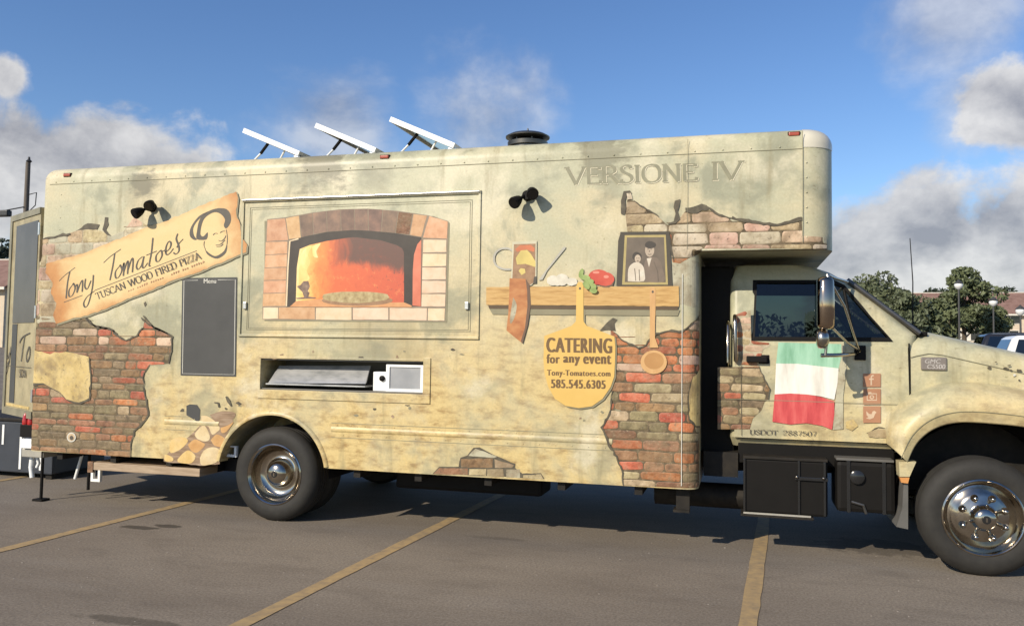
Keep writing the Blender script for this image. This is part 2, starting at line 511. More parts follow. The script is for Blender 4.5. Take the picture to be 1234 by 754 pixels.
def asphalt():
    m = bpy.data.materials.new('asphalt')
    m.use_nodes = True
    t = m.node_tree
    b = t.nodes['Principled BSDF']
    n = N(t)
    co = n.node('ShaderNodeTexCoord').outputs['Object']
    big = n.noise(n.mapping(co, scale=(.55, 1.3, 1)), .55, 6, .6, .5)
    mid = n.noise(n.mapping(co, loc=(3, 8, 0), scale=(.8, 1.6, 1)), 2.1, 7, .62, .3)
    fine = n.noise(co, 60, 4, .7)
    grain = n.node('ShaderNodeTexVoronoi')
    grain.inputs['Scale'].default_value = 130
    n.put(grain.inputs['Vector'], co)
    col = n.mix(n.smooth(big, .35, .66), (.205, .172, .135), (.258, .22, .174))
    col = n.mix(n.smooth(mid, .46, .72, 0, .5), col, (.148, .123, .098))
    col = n.mix(n.smooth(n.noise(n.mapping(co, loc=(9, 1, 0), scale=(.5, 2.2, 1)), 1.1, 6, .6), .55, .75, 0, .5), col, (.255, .225, .188))
    col = n.mix(n.smooth(fine, .35, .65, .55, 0), col, (.085, .07, .056))
    col = n.mix(n.smooth(grain.outputs['Color'], .7, 1.0, 0, .4), col, (.28, .25, .21))
    for gx, gy, rx, ry, am in ((-.90, -.50, .20, .065, .8), (-.72, -.38, .17, .06, .8), (.66, -2.44, .36, .07, .55), (1.02, -2.50, .18, .06, .5),
                               (2.0, .1, .28, .05, .3), (4.9, .8, .5, .3, .5)):
        v = n.mapping(n.vmath('SUBTRACT', co, (gx, gy, 0)), scale=(1 / rx, 1 / ry, 0))
        dd = n.math('ADD', n.vmath('LENGTH', v), n.math('MULTIPLY', n.math('SUBTRACT', n.noise(co, 9, 5, .6), .5), 1.5))
        col = n.mix(n.smooth(dd, 1.05, .7, 0, am), col, (.045, .037, .028))
    n.put(b.inputs['Base Color'], col)
    b.inputs['Roughness'].default_value = .86
    b.inputs['Specular IOR Level'].default_value = .25
    bn = n.node('ShaderNodeBump')
    bn.inputs['Strength'].default_value = .35
    bn.inputs['Distance'].default_value = .006
    n.put(bn.inputs['Height'], n.math('ADD', n.noise(co, 45, 6, .7), n.math('MULTIPLY', mid, 1.2)))
    n.put(b.inputs['Normal'], bn.outputs[0])
    MATS['asphalt'] = m


asphalt()


# ------------------------------------------------------------------ mesh helpers
def link(name, me, m=None, parent=None, smooth=False):
    o = bpy.data.objects.new(name, me)
    COL.objects.link(o)
    if m:
        me.materials.clear()
        me.materials.append(MATS[m])
    if parent:
        o.parent = parent
    if smooth:
        for p in me.polygons:
            p.use_smooth = True
    return o


class MB:
    def __init__(self):
        self.v = []
        self.f = []

    def add(self, vs, fs):
        k = len(self.v)
        self.v += [tuple(p) for p in vs]
        self.f += [tuple(i + k for i in f) for f in fs]
        return self

    def box(self, a, b, bev=0.0):
        x0, y0, z0 = (min(a[i], b[i]) for i in range(3))
        x1, y1, z1 = (max(a[i], b[i]) for i in range(3))
        if bev <= 0:
            vs = [(x, y, z) for z in (z0, z1) for y in (y0, y1) for x in (x0, x1)]
            return self.add(vs, [(0, 2, 3, 1), (4, 5, 7, 6), (0, 1, 5, 4), (2, 6, 7, 3), (0, 4, 6, 2), (1, 3, 7, 5)])
        bm = bmesh.new()
        bmesh.ops.create_cube(bm, size=1)
        for q in bm.verts:
            q.co = ((x0 + x1) / 2 + q.co.x * (x1 - x0), (y0 + y1) / 2 + q.co.y * (y1 - y0), (z0 + z1) / 2 + q.co.z * (z1 - z0))
        bmesh.ops.bevel(bm, geom=bm.edges[:], offset=bev, segments=2, profile=.6, affect='EDGES')
        return self.bm(bm)

    def bm(self, bm):
        bm.verts.ensure_lookup_table()
        bm.verts.index_update()
        self.add([v.co[:] for v in bm.verts], [[v.index for v in f.verts] for f in bm.faces])
        bm.free()
        return self

    def tube(self, pts, rad, n=8, cap=True):
        pts = [Vector(p) for p in pts]
        rads = rad if isinstance(rad, (list, tuple)) else [rad] * len(pts)
        k = len(self.v)
        prev = None
        for i, p in enumerate(pts):
            d = (pts[min(i + 1, len(pts) - 1)] - pts[max(i - 1, 0)]).normalized()
            if prev is None:
                a = d.orthogonal().normalized()
            else:
                a = (prev - d * prev.dot(d)).normalized()
            prev = a
            c = d.cross(a)
            for j in range(n):
                t = 2 * math.pi * j / n
                self.v.append(tuple(p + (a * math.cos(t) + c * math.sin(t)) * rads[i]))
        for i in range(len(pts) - 1):
            for j in range(n):
                q = (j + 1) % n
                self.f.append((k + i * n + j, k + i * n + q, k + (i + 1) * n + q, k + (i + 1) * n + j))
        if cap:
            self.f.append(tuple(k + j for j in reversed(range(n))))
            self.f.append(tuple(k + (len(pts) - 1) * n + j for j in range(n)))
        return self

    def lathe(self, prof, centre, axis='z', n=32):
        """prof: (radius, along) pairs; axis z, or y pointing to -y"""
        k = len(self.v)
        c = Vector(centre)
        for r, h in prof:
            for j in range(n):
                t = 2 * math.pi * j / n
                if axis == 'z':
                    self.v.append((c.x + r * math.cos(t), c.y + r * math.sin(t), c.z + h))
                else:
                    self.v.append((c.x + r * math.cos(t), c.y - h, c.z + r * math.sin(t)))
        for i in range(len(prof) - 1):
            for j in range(n):
                q = (j + 1) % n
                self.f.append((k + i * n + j, k + i * n + q, k + (i + 1) * n + q, k + (i + 1) * n + j))
        return self

    def prism(self, poly, y0, y1):
        """poly in (x, z), extruded along y"""
        n = len(poly)
        k = len(self.v)
        self.v += [(x, y0, z) for x, z in poly] + [(x, y1, z) for x, z in poly]
        self.f.append(tuple(k + i for i in range(n)))
        self.f.append(tuple(k + n + i for i in reversed(range(n))))
        for i in range(n):
            j = (i + 1) % n
            self.f.append((k + i, k + n + i, k + n + j, k + j))
        return self

    def rings(self, rings, cap0=True, cap1=True):
        k = len(self.v)
        n = len(rings[0])
        for r in rings:
            self.v += [tuple(p) for p in r]
        for i in range(len(rings) - 1):
            for j in range(n):
                q = (j + 1) % n
                self.f.append((k + i * n + j, k + i * n + q, k + (i + 1) * n + q, k + (i + 1) * n + j))
        if cap0:
            self.f.append(tuple(k + j for j in reversed(range(n))))
        if cap1:
            self.f.append(tuple(k + (len(rings) - 1) * n + j for j in range(n)))
        return self

    def grid(self, rows):
        k = len(self.v)
        n = len(rows[0])
        for r in rows:
            self.v += [tuple(p) for p in r]
        for i in range(len(rows) - 1):
            for j in range(n - 1):
                self.f.append((k + i * n + j, k + i * n + j + 1, k + (i + 1) * n + j + 1, k + (i + 1) * n + j))
        return self

    def mesh(self, name='m'):
        me = bpy.data.meshes.new(name)
        me.from_pydata(self.v, [], self.f)
        bm = bmesh.new()
        bm.from_mesh(me)
        bmesh.ops.recalc_face_normals(bm, faces=bm.faces)
        bm.to_mesh(me)
        bm.free()
        return me

    def build(self, name, m, parent=None, smooth=None):
        me = self.mesh(name)
        o = link(name, me, m, parent)
        if smooth is not None:
            for p in me.polygons:
                p.use_smooth = True
            me.set_sharp_from_angle(angle=math.radians(smooth))
        return o


def ring_rect(x0, x1, y0, y1, r, z, seg=6):
    """rounded rectangle ring, counter-clockwise; r is one radius or four (x0y0, x1y0, x1y1, x0y1)"""
    if not isinstance(r, (list, tuple)):
        r = [r] * 4
    pts = []
    for (cx, cy, a0), q in zip((((x0, y0, math.pi)), ((x1, y0, 1.5 * math.pi)), ((x1, y1, 0)), ((x0, y1, .5 * math.pi))), r):
        q = max(q, 1e-4)
        mx_ = cx + (q if cx == x0 else -q)
        my_ = cy + (q if cy == y0 else -q)
        for i in range(seg + 1):
            t = a0 + (math.pi / 2) * i / seg
            pts.append((mx_ + q * math.cos(t), my_ + q * math.sin(t), z))
    return pts


def boolean(o, cutters):
    for c in cutters:
        md = o.modifiers.new('cut', 'BOOLEAN')
        md.operation = 'DIFFERENCE'
        md.object = c
        md.solver = 'EXACT'
    dg = bpy.context.evaluated_depsgraph_get()
    me = bpy.data.meshes.new_from_object(o.evaluated_get(dg))
    o.modifiers.clear()
    mats = [m for m in o.data.materials]
    o.data = me
    me.materials.clear()
    for m in mats:
        me.materials.append(m)
    for p in me.polygons:
        p.material_index = 0
    for c in cutters:
        bpy.data.objects.remove(c)


def empty(name, loc=(0, 0, 0), parent=None):
    o = bpy.data.objects.new(name, None)
    o.empty_display_size = .3
    COL.objects.link(o)
    o.location = loc
    if parent:
        o.parent = parent
    return o


def tag(o, label=None, cat=None, group=None, kind=None):
    if label: o['label'] = label
    if cat: o['category'] = cat
    if group: o['group'] = group
    if kind: o['kind'] = kind
    return o


def K(ox, oy, s, pts):
    """enlarged-crop coordinates to photograph pixels"""
    return [(ox + x / s, oy + y / s) for x, y in pts]


def A1(*p): return K(0, 170, 3.277, p)
def A2(*p): return K(0, 370, 3.016, p)
def A3(*p): return K(270, 220, 3.739, p)
def A4(*p): return K(270, 400, 3.142, p)
def A5(*p): return K(570, 220, 3.769, p)
def A6(*p): return K(620, 370, 3.28, p)
def A7(*p): return K(660, 140, 3.428, p)
def B1(*p): return K(860, 310, 3.592, p)
def C3(*p): return K(60, 230, 4.438, p)
def C4(*p): return K(170, 220, 5.8, p)
def C8(*p): return K(690, 180, 3.856, p)
def D3(*p): return K(180, 470, 6.858, p)
def D4(*p): return K(510, 490, 4.936, p)
def D8(*p): return K(870, 420, 5.365, p)
def E2(*p): return K(870, 320, 5.8, p)
def E3(*p): return K(590, 280, 5.386, p)
def E4(*p): return K(650, 370, 6.28, p)
def E5(*p): return K(310, 245, 5.2, p)
def E6(*p): return K(430, 245, 5.2, p)


# ------------------------------------------------------------------ ground, painted lines
def gz(y):
    if y < 3: return 0.0
    if y < 9: return .023 * (y - 3) ** 2 / 12
    if y < 220: return .069 + .023 * (y - 9)
    return .069 + .023 * 211


xs = [-3000, -900, -300, -140, -90, -60] + list(range(-45, 61, 5)) + [80, 110, 160, 320, 900, 3000]
ys = [-600, -120, -40, -20, -10, -5, 0, 3, 4, 5, 6, 7, 8, 9, 12, 20, 40, 80, 140, 220, 400, 1200, 4000]
tag(MB().grid([[(x, y, gz(y)) for x in xs] for y in ys]).build('ground', 'asphalt'), kind='structure')


def line_strip(p0, p1, wd, lab, k):
    a, b = Vector(p0), Vector(p1)
    d = (b - a).normalized()
    n_ = Vector((-d.y, d.x, 0)) * wd / 2
    rnd = random.Random(k)
    steps = 40
    L, R_ = [], []
    for i in range(steps + 1):
        p = a.lerp(b, i / steps)
        L.append(p + n_ * (1 + rnd.uniform(-.10, .06)))
        R_.append(p - n_ * (1 + rnd.uniform(-.10, .06)))
    mb = MB().grid([[(q.x, q.y, .004 + gz(q.y)) for q in L], [(q.x, q.y, .004 + gz(q.y)) for q in R_]])
    o = mb.build('parking_line', 'line_paint')
    o['kind'] = 'structure'
    return o


dirv = Vector((.052, 1, 0))
for k, (x, y) in enumerate(((-1.262, -.45), (1.335, -.9), (3.972, -.5), (6.60, -.5), (-3.95, -.5))):
    line_strip(Vector((x, y, 0)) - dirv * 3.2, Vector((x, y, 0)) + dirv * 3.4, .105, '', k)

# ------------------------------------------------------------------ the food truck
T = tag(empty('food_truck'), 'large pizza food truck wrapped in a printed crumbling plaster and brick wall picture', 'food truck')
XR, XF, XO, WID = -2.60, 3.575, 4.54, 2.44       # rear, lower front, over-cab front, width
ZB, ZC, ZT = .492, 2.275, 3.178
RC, RO, RR = .10, .22, .08                       # corner radii: lower front, over-cab front, rear

# box shell
low_ = MB().rings([ring_rect(XR, XF, 0, WID, (RR, RC, RC, RR), z, 8) for z in (ZB, ZC)])
lowo = low_.build('box_shell', 'wrap_plaster', T)
cyl = MB().tube([(0, -.2, .40), (0, .62, .40)], .52, 64).build('cut', None)
cyl2 = MB().tube([(0, WID - .62, .40), (0, WID + .2, .40)], .52, 64).build('cut', None)
SLOT = [at(*p) for p in A4((140, 105), (755, 105), (755, 230), (140, 222))]
sx0, sx1 = SLOT[0].x, SLOT[1].x
sz0, sz1 = (SLOT[2].z + SLOT[3].z) / 2, (SLOT[0].z + SLOT[1].z) / 2
slot = MB().box((sx0, -.2, sz0), (sx1, .42, sz1)).build('cut', None)
boolean(lowo, [cyl, cyl2, slot])
up = []
for z, ins in [(ZC, 0.0), (ZT - .12, 0.0)] + [(ZT - .12 + .12 * math.sin(a), .12 * (1 - math.cos(a))) for a in [math.pi / 2 * i / 7 for i in range(1, 8)]]:
    up.append(ring_rect(XR + ins, XO - ins, ins, WID - ins, [max(.01, q - ins) for q in (RR + .05, RO, RO, RR + .05)], z, 8))
upm = MB().rings(up).mesh()
bm = bmesh.new()
bm.from_mesh(lowo.data)
bm.from_mesh(upm)
bm.to_mesh(lowo.data)
bm.free()
for p in lowo.data.polygons:
    p.use_smooth = True
lowo.data.set_sharp_from_angle(angle=math.radians(32))
BOX = lowo


def wrap(x, z, off):
    """point on the near side of the box, following its rounded front and rear corners"""
    upper = z > ZC
    xf, r = (XO, RO) if upper else (XF, RC)
    rr = RR + .05 if upper else RR
    if x > xf - r:
        a = min((x - (xf - r)) / r, math.pi / 2)
        return (xf - r + (r + off) * math.sin(a), r - (r + off) * math.cos(a), z)
    if x < XR + rr:
        a = min((XR + rr - x) / rr, math.pi / 2)
        return (XR + rr - (rr + off) * math.sin(a), rr - (rr + off) * math.cos(a), z)
    return (x, -off, z)


def plane(px, y):
    return [(q.x, q.z) for q in (at(a, b, y) for a, b in px)]


def flat_poly(name, xz, m, off, parent, y=None, box=True, thick=0):
    """one printed shape on the box (following its corners) or on the plane y"""
    bm = bmesh.new()
    vs = [bm.verts.new((x, 0, z)) for x, z in xz]
    try:
        bm.faces.new(vs)
    except ValueError:
        bm.free()
        return None
    if box:
        x0, x1 = min(p[0] for p in xz), max(p[0] for p in xz)
        cuts = []
        for c0, c1 in ((XF - RC, XF + .12), (XO - RO, XO + .12), (XR - .1, XR + .13)):
            k = c0
            while k < c1:
                if x0 < k < x1:
                    cuts.append(k)
                k += .018
        if any(p[1] > ZC for p in xz) or any(p[0] > XF - RC for p in xz) or x0 < XR + .13:
            for c in cuts:
                g = bm.verts[:] + bm.edges[:] + bm.faces[:]
                bmesh.ops.bisect_plane(bm, geom=g, plane_co=(c, 0, 0), plane_no=(1, 0, 0), dist=1e-6)
            if min(p[1] for p in xz) < ZC < max(p[1] for p in xz):
                g = bm.verts[:] + bm.edges[:] + bm.faces[:]
                bmesh.ops.bisect_plane(bm, geom=g, plane_co=(0, 0, ZC), plane_no=(0, 0, 1), dist=1e-6)
    bm.normal_update()
    bmesh.ops.triangulate(bm, faces=bm.faces[:], ngon_method='EAR_CLIP')
    for v in bm.verts:
        v.co = wrap(v.co.x, v.co.z, off) if box else (v.co.x, y - off, v.co.z)
    bmesh.ops.recalc_face_normals(bm, faces=bm.faces)
    fs = [f for f in bm.faces]
    if fs and sum(f.normal.y * f.calc_area() for f in fs) > 0:
        bmesh.ops.reverse_faces(bm, faces=fs)
    me = bpy.data.meshes.new(name)
    bm.to_mesh(me)
    bm.free()
    return link(name, me, m, parent)


def D(name, px, m, off, parent=None, y=None):
    return flat_poly(name, plane(px, 0 if y is None else y), m, off, parent or BOX, y, y is None)


def ell(cx, cy, rx, ry, n=20, jit=0, seed=0, rot=0):
    rn = random.Random(seed)
    out = []
    for i in range(n):
        t = 2 * math.pi * i / n
        k = 1 + rn.uniform(-jit, jit)
        x, y = rx * k * math.cos(t), ry * k * math.sin(t)
        out.append((cx + x * math.cos(rot) - y * math.sin(rot), cy + x * math.sin(rot) + y * math.cos(rot)))
    return out


def rough_poly(px, amp=1.2, step=5, seed=0, closed=True):
    rn = random.Random(seed)
    out = []
    for i, p in enumerate(px if closed else px[:-1]):
        q = px[(i + 1) % len(px)]
        L = math.hypot(q[0] - p[0], q[1] - p[1])
        k = max(1, int(L / step))
        for j in range(k):
            t = j / k
            a = amp if j else amp * .4
            out.append((p[0] + (q[0] - p[0]) * t + rn.uniform(-a, a), p[1] + (q[1] - p[1]) * t + rn.uniform(-a, a)))
    return out


def catmull(pts, k=6, closed=False):
    out = []
    n = len(pts)
    for i in range(n - 1):
        p0, p1, p2, p3 = pts[max(i - 1, 0)], pts[i], pts[i + 1], pts[min(i + 2, n - 1)]
        for j in range(k):
            t = j / k
            out.append(tuple(.5 * (2 * p1[c] + (p2[c] - p0[c]) * t + (2 * p0[c] - 5 * p1[c] + 4 * p2[c] - p3[c]) * t * t
                                   + (3 * p1[c] - p0[c] - 3 * p2[c] + p3[c]) * t ** 3) for c in range(2)))
    out.append(pts[-1])
    return out


def strokes(name, paths, nib, wmin, m, off, parent=None, y=None, taper=False, jit=0, seed=0):
    """pen strokes in photograph pixels, laid on the box or the plane y; nib is a broad-pen vector"""
    mb = MB()
    rn = random.Random(seed)
    for s, path in enumerate(paths):
        n = len(path)
        L, R_ = [], []
        for i, p in enumerate(path):
            a, b = path[max(i - 1, 0)], path[min(i + 1, n - 1)]
            dx, dy = b[0] - a[0], b[1] - a[1]
            l = math.hypot(dx, dy) or 1
            dx, dy = dx / l, dy / l
            wd = max(wmin, abs(dx * nib[1] - dy * nib[0]))
            if taper:
                wd *= .25 + .75 * math.sin(math.pi * min(1, max(0, (i + .5) / n))) ** .6
            wd *= 1 + rn.uniform(-jit, jit)
            L.append((p[0] - dy * wd / 2, p[1] + dx * wd / 2))
            R_.append((p[0] + dy * wd / 2, p[1] - dx * wd / 2))
        o = off + s * .00012
        if y is None:
            rows = [[wrap(x, z, o) for x, z in plane(q, 0)] for q in (L, R_)]
        else:
            rows = [[(x, y - o, z) for x, z in plane(q, y)] for q in (L, R_)]
        mb.grid(rows)
    return mb.build(name, m, parent or BOX)


def clip(subject, quad):
    """Sutherland-Hodgman: the part of subject inside the convex quad"""
    def area(p):
        return sum(p[i][0] * p[(i + 1) % len(p)][1] - p[(i + 1) % len(p)][0] * p[i][1] for i in range(len(p))) / 2
    if area(quad) < 0:
        quad = quad[::-1]
    out = subject
    for i in range(len(quad)):
        a, b = quad[i], quad[(i + 1) % len(quad)]
        inp, out = out, []
        if not inp:
            return []
        def side(p): return (b[0] - a[0]) * (p[1] - a[1]) - (b[1] - a[1]) * (p[0] - a[0])
        for j in range(len(inp)):
            p, q = inp[j - 1], inp[j]
            sp, sq = side(p), side(q)
            if (sp >= 0) != (sq >= 0):
                t = sp / (sp - sq)
                out.append((p[0] + (q[0] - p[0]) * t, p[1] + (q[1] - p[1]) * t))
            if sq >= 0:
                out.append(q)
    ded = []
    for p in out:
        if not ded or math.hypot(p[0] - ded[-1][0], p[1] - ded[-1][1]) > 1e-4:
            ded.append(p)
    if len(ded) < 3 or abs(area(ded)) < .0009:
        return []
    return ded


def brickwork(px, seed, choose, mort='mortar', rowh=(.072, .098), length=(.15, .36), off=.0010, y=None, parent=None, gap=.012, skew=0.0):
    """printed masonry: a mortar sheet and one shape per brick, cut by the torn outline"""
    rn = random.Random(seed)
    reg = plane(px, 0 if y is None else y)
    flat_poly('mortar', reg, mort, off, parent or BOX, y, y is None)
    x0, x1 = min(p[0] for p in reg), max(p[0] for p in reg)
    z0, z1 = min(p[1] for p in reg), max(p[1] for p in reg)
    z = z0 - .02
    while z < z1:
        h = rn.uniform(*rowh)
        x = x0 - rn.uniform(0, .2)
        while x < x1:
            l = rn.uniform(*length)
            j = lambda a=.006: rn.uniform(-a, a)
            c = .013
            g = gap / 2
            sk = skew * (x - x0)
            q = [(x + g + c, z + g + j()), (x + l - g - c, z + g + j()), (x + l - g + j(.004), z + g + c), (x + l - g + j(.004), z + h - g - c),
                 (x + l - g - c, z + h - g + j()), (x + g + c, z + h - g + j()), (x + g + j(.004), z + h - g - c), (x + g + j(.004), z + g + c)]
            q = [(a, b + sk) for a, b in q]
            q = [q[0]] + [((q[0][0] + q[1][0]) / 2 + j(.02), (q[0][1] + q[1][1]) / 2 - abs(j(.004)))] + q[1:5] + [((q[4][0] + q[5][0]) / 2 + j(.02), (q[4][1] + q[5][1]) / 2 + abs(j(.004)))] + q[5:]
            s = clip(reg, q)
            if s:
                relief('brick', s, choose(rn, x, z), off + .0004, parent or BOX, y, y is None)
            x += l
        z += h


def relief(name, s, m, off, parent, y, box):
    cx, cz = sum(p[0] for p in s) / len(s), sum(p[1] for p in s) / len(s)
    wx, wz = max(p[0] for p in s) - min(p[0] for p in s), max(p[1] for p in s) - min(p[1] for p in s)
    fx, fz = max(.3, 1 - .016 / wx), max(.3, 1 - .016 / wz)
    top = [(cx + (x - cx) * fx, cz + (z - cz) * fz) for x, z in s]
    bm = bmesh.new()
    lo = [bm.verts.new((x, off, z)) for x, z in s]
    hi = [bm.verts.new((x, off + .0017, z)) for x, z in top]
    n = len(s)
    for i in range(n):
        bm.faces.new((lo[i], lo[(i + 1) % n], hi[(i + 1) % n], hi[i]))
    bm.faces.new(hi)
    bm.normal_update()
    bmesh.ops.triangulate(bm, faces=bm.faces[:], ngon_method='EAR_CLIP')
    if box:
        x0, x1 = min(p[0] for p in s), max(p[0] for p in s)
        for c0, c1 in ((XF - RC, XF + .12), (XO - RO, XO + .12), (XR - .1, XR + .13)):
            k = c0
            while k < c1:
                if x0 < k < x1:
                    bmesh.ops.bisect_plane(bm, geom=bm.verts[:] + bm.edges[:] + bm.faces[:], plane_co=(k, 0, 0), plane_no=(1, 0, 0), dist=1e-6)
                k += .018
    for v in bm.verts:
        v.co = wrap(v.co.x, v.co.z, v.co.y) if box else (v.co.x, y - v.co.y, v.co.z)
    bmesh.ops.recalc_face_normals(bm, faces=bm.faces)
    if sum(f.normal.y * f.calc_area() for f in bm.faces) > 0:
        bmesh.ops.reverse_faces(bm, faces=bm.faces[:])
    me = bpy.data.meshes.new(name)
    bm.to_mesh(me)
    bm.free()
    return link(name, me, m, parent)


def pick(rn, table):
    t = rn.uniform(0, sum(w_ for _, w_ in table))
    for k, w_ in table:
        t -= w_
        if t <= 0:
            return k
    return table[-1][0]


# --- printed masonry, lower rear
R0 = A1((120, 388), (168, 385), (215, 378), (280, 362), (340, 340), (400, 355), (440, 375), (490, 355), (530, 300), (575, 330), (640, 330), (560, 400), (300, 500), (235, 520), (235, 720), (120, 720))
R1 = A2((90, 20), (195, 45), (300, 28), (330, 60), (355, 75), (400, 75), (430, 105), (460, 122), (500, 105), (520, 75), (528, 36), (560, 75), (600, 90), (628, 108), (625, 160), (615, 205),
        (545, 210), (525, 240), (522, 290), (535, 350), (540, 390), (520, 420), (490, 450), (478, 490), (475, 544), (300, 532), (70, 515))


def ch_top(rn, x, z): return pick(rn, [('brick_pale', 3), ('brick_pink', 2), ('brick_tan', 2), ('plaster_grey', 2)])


def ch_left(rn, x, z):
    if 1.45 < z < 1.75 and x > -1.95:
        return pick(rn, [('brick_red', 5), ('brick_brown', 2), ('brick_pink', 1)])
    if z < 1.45:
        return pick(rn, [('brick_brown', 4), ('brick_olive', 2.6), ('brick_red', 2.2), ('brick_tan', .6)])
    return pick(rn, [('brick_brown', 4), ('brick_olive', 3), ('brick_red', 1.5), ('brick_pink', 1)])


brickwork(R0, 3, ch_top, 'mortar_pale', (.08, .13), (.16, .30))
brickwork(R1, 5, ch_left, 'mortar', (.058, .082), (.12, .31), off=.0014)
P1 = A2((85, 150), (125, 155), (185, 172), (200, 163), (260, 165), (325, 180), (330, 260), (325, 330), (290, 345), (245, 335), (215, 305), (185, 290), (160, 275), (85, 280))
D('plaster_shadow', rough_poly([(x + 1.5, y + 2.2) for x, y in P1], .8, 5, 2), 'crack_dark', .0084)
D('plaster_patch', rough_poly(P1, .8, 5, 1), 'plaster_patch', .0092)


def crack(px, wd, seed, off=.0082, taper=True, m='crack_dark', y=None, parent=None):
    pts = rough_poly(px, 1.0, 4, seed, False) + [px[-1]]
    return strokes('crack', [pts], (0, 0), wd, m, off, parent, y, taper, .45, seed)


crack(A2((300, 28), (330, 60), (355, 75), (400, 75), (430, 105), (460, 122), (500, 105), (520, 75)), 2.4, 1)
crack(A2((522, 30), (560, 75), (600, 90), (628, 108), (625, 160), (615, 205)), 2.2, 2)
crack(A2((545, 210), (525, 240), (522, 290), (535, 350), (540, 390), (520, 420), (490, 450), (478, 490), (475, 544)), 1.8, 3)
crack(A1((168, 388), (215, 380), (280, 366)), 3.0, 4)
D('dark_hollow', rough_poly(A1((300, 355), (345, 325), (395, 330), (385, 350), (350, 348)), .6, 4, 5), 'crack_dark', .0040)
D('dark_hollow', rough_poly(A1((415, 300), (428, 302), (430, 330), (420, 350), (440, 375), (425, 372), (405, 350), (412, 325)), .6, 4, 6), 'crack_dark', .0041)
crack(A1((330, 690), (380, 730), (440, 745), (465, 760)), 2.2, 7)
crack(A1((560, 695), (590, 725), (640, 748), (665, 760)), 2.2, 8)
D('dark_hollow', rough_poly(A1((568, 640), (576, 633), (580, 645), (573, 655)), .3, 3, 9), 'crack_dark', .0040)

# --- printed masonry, lower front
R2 = A6((380, 85), (395, 100), (430, 135), (490, 165), (520, 150), (560, 105), (610, 95), (650, 100), (690, 75), (735, 40), (775, 20), (850, 0), (850, 716), (722, 716), (430, 703), (425, 640), (405, 590), (375, 545),
        (345, 475), (375, 420), (385, 360), (380, 280))


def ch_right(rn, x, z):
    if 1.33 < z < 1.62:
        return pick(rn, [('brick_red', 6), ('brick_pink', 1)])
    if z >= 1.62:
        return pick(rn, [('brick_red', 2), ('brick_tan', 2), ('brick_brown', 2), ('brick_pink', 1.5)])
    return pick(rn, [('brick_olive', 3), ('brick_brown', 3.4), ('brick_red', 3), ('brick_tan', 1)])


brickwork(R2, 12, ch_right, 'mortar', (.060, .082), (.13, .31))
P2 = A6((705, 275), (740, 250), (800, 240), (850, 240), (850, 470), (790, 480), (720, 470), (692, 440), (688, 350))
D('plaster_shadow', rough_poly([(x - 1.2, y + 1.5) for x, y in P2], .8, 5, 12), 'crack_dark', .0084)
D('plaster_patch', rough_poly(P2, .8, 5, 13), 'plaster_patch', .0092)
crack(A6((395, 98), (430, 133), (490, 163), (520, 148), (560, 104), (610, 94), (650, 99), (690, 74), (735, 39), (775, 20)), 2.4, 21)
crack(A6((388, 330), (375, 420), (345, 475), (375, 545), (405, 590), (425, 640), (430, 703)), 2.3, 22)
D('dark_hollow', rough_poly(A6((335, 95), (365, 62), (390, 42), (408, 50), (395, 65), (400, 95), (372, 90)), .5, 4, 23), 'crack_dark', .0040)

# --- printed masonry, upper front
R3 = C8((255, 385), (245, 300), (255, 230), (285, 240), (330, 268), (400, 315), (440, 352), (478, 345), (520, 292), (545, 272), (610, 264), (640, 285), (680, 305), (740, 322), (800, 338), (900, 352), (950, 357),
        (1065, 332), (1068, 402), (1205, 405), (1205, 461), (600, 461), (600, 482), (540, 505), (500, 530), (465, 525), (440, 385))


def ch_up(rn, x, z): return pick(rn, [('brick_pink', 3), ('brick_pale', 3), ('brick_tan', 3), ('plaster_grey', 1), ('brick_red', .7)])


brickwork(R3, 31, ch_up, 'mortar', (.065, .10), (.13, .33))
D('plaster_block', rough_poly(C8((455, 528), (530, 512), (620, 520), (760, 520), (760, 700), (640, 740), (500, 720), (462, 640)), .7, 5, 3), 'plaster_grey', .0012)
D('dark_hollow', rough_poly(C8((226, 240), (238, 196), (268, 192), (276, 205), (252, 210), (246, 240), (250, 275), (240, 305), (226, 300)), .6, 4, 31), 'crack_dark', .0080)
D('stone_block', rough_poly(C8((252, 205), (272, 203), (280, 232), (255, 234)), .4, 3, 32), 'brick_pale', .0088)
D('dark_hollow', rough_poly(C8((475, 240), (500, 232), (497, 262), (488, 290), (500, 325), (478, 345), (440, 350), (470, 335), (478, 300), (470, 270)), .6, 4, 33), 'crack_dark', .0080)
D('dark_hollow', rough_poly(C8((524, 272), (560, 268), (600, 254), (625, 262), (632, 282), (600, 285), (580, 298), (545, 296), (525, 290)), .6, 4, 34), 'crack_dark', .0081)
crack(C8((285, 238), (330, 268), (400, 312)), 1.4, 35)
crack(C8((620, 262), (680, 304), (740, 320)), 2.2, 36)
crack(C8((740, 318), (800, 332), (900, 346), (950, 352), (1010, 338), (1066, 322)), 3.2, 37, taper=False)
crack(C8((445, 385), (455, 440), (470, 520)), 2.0, 38)

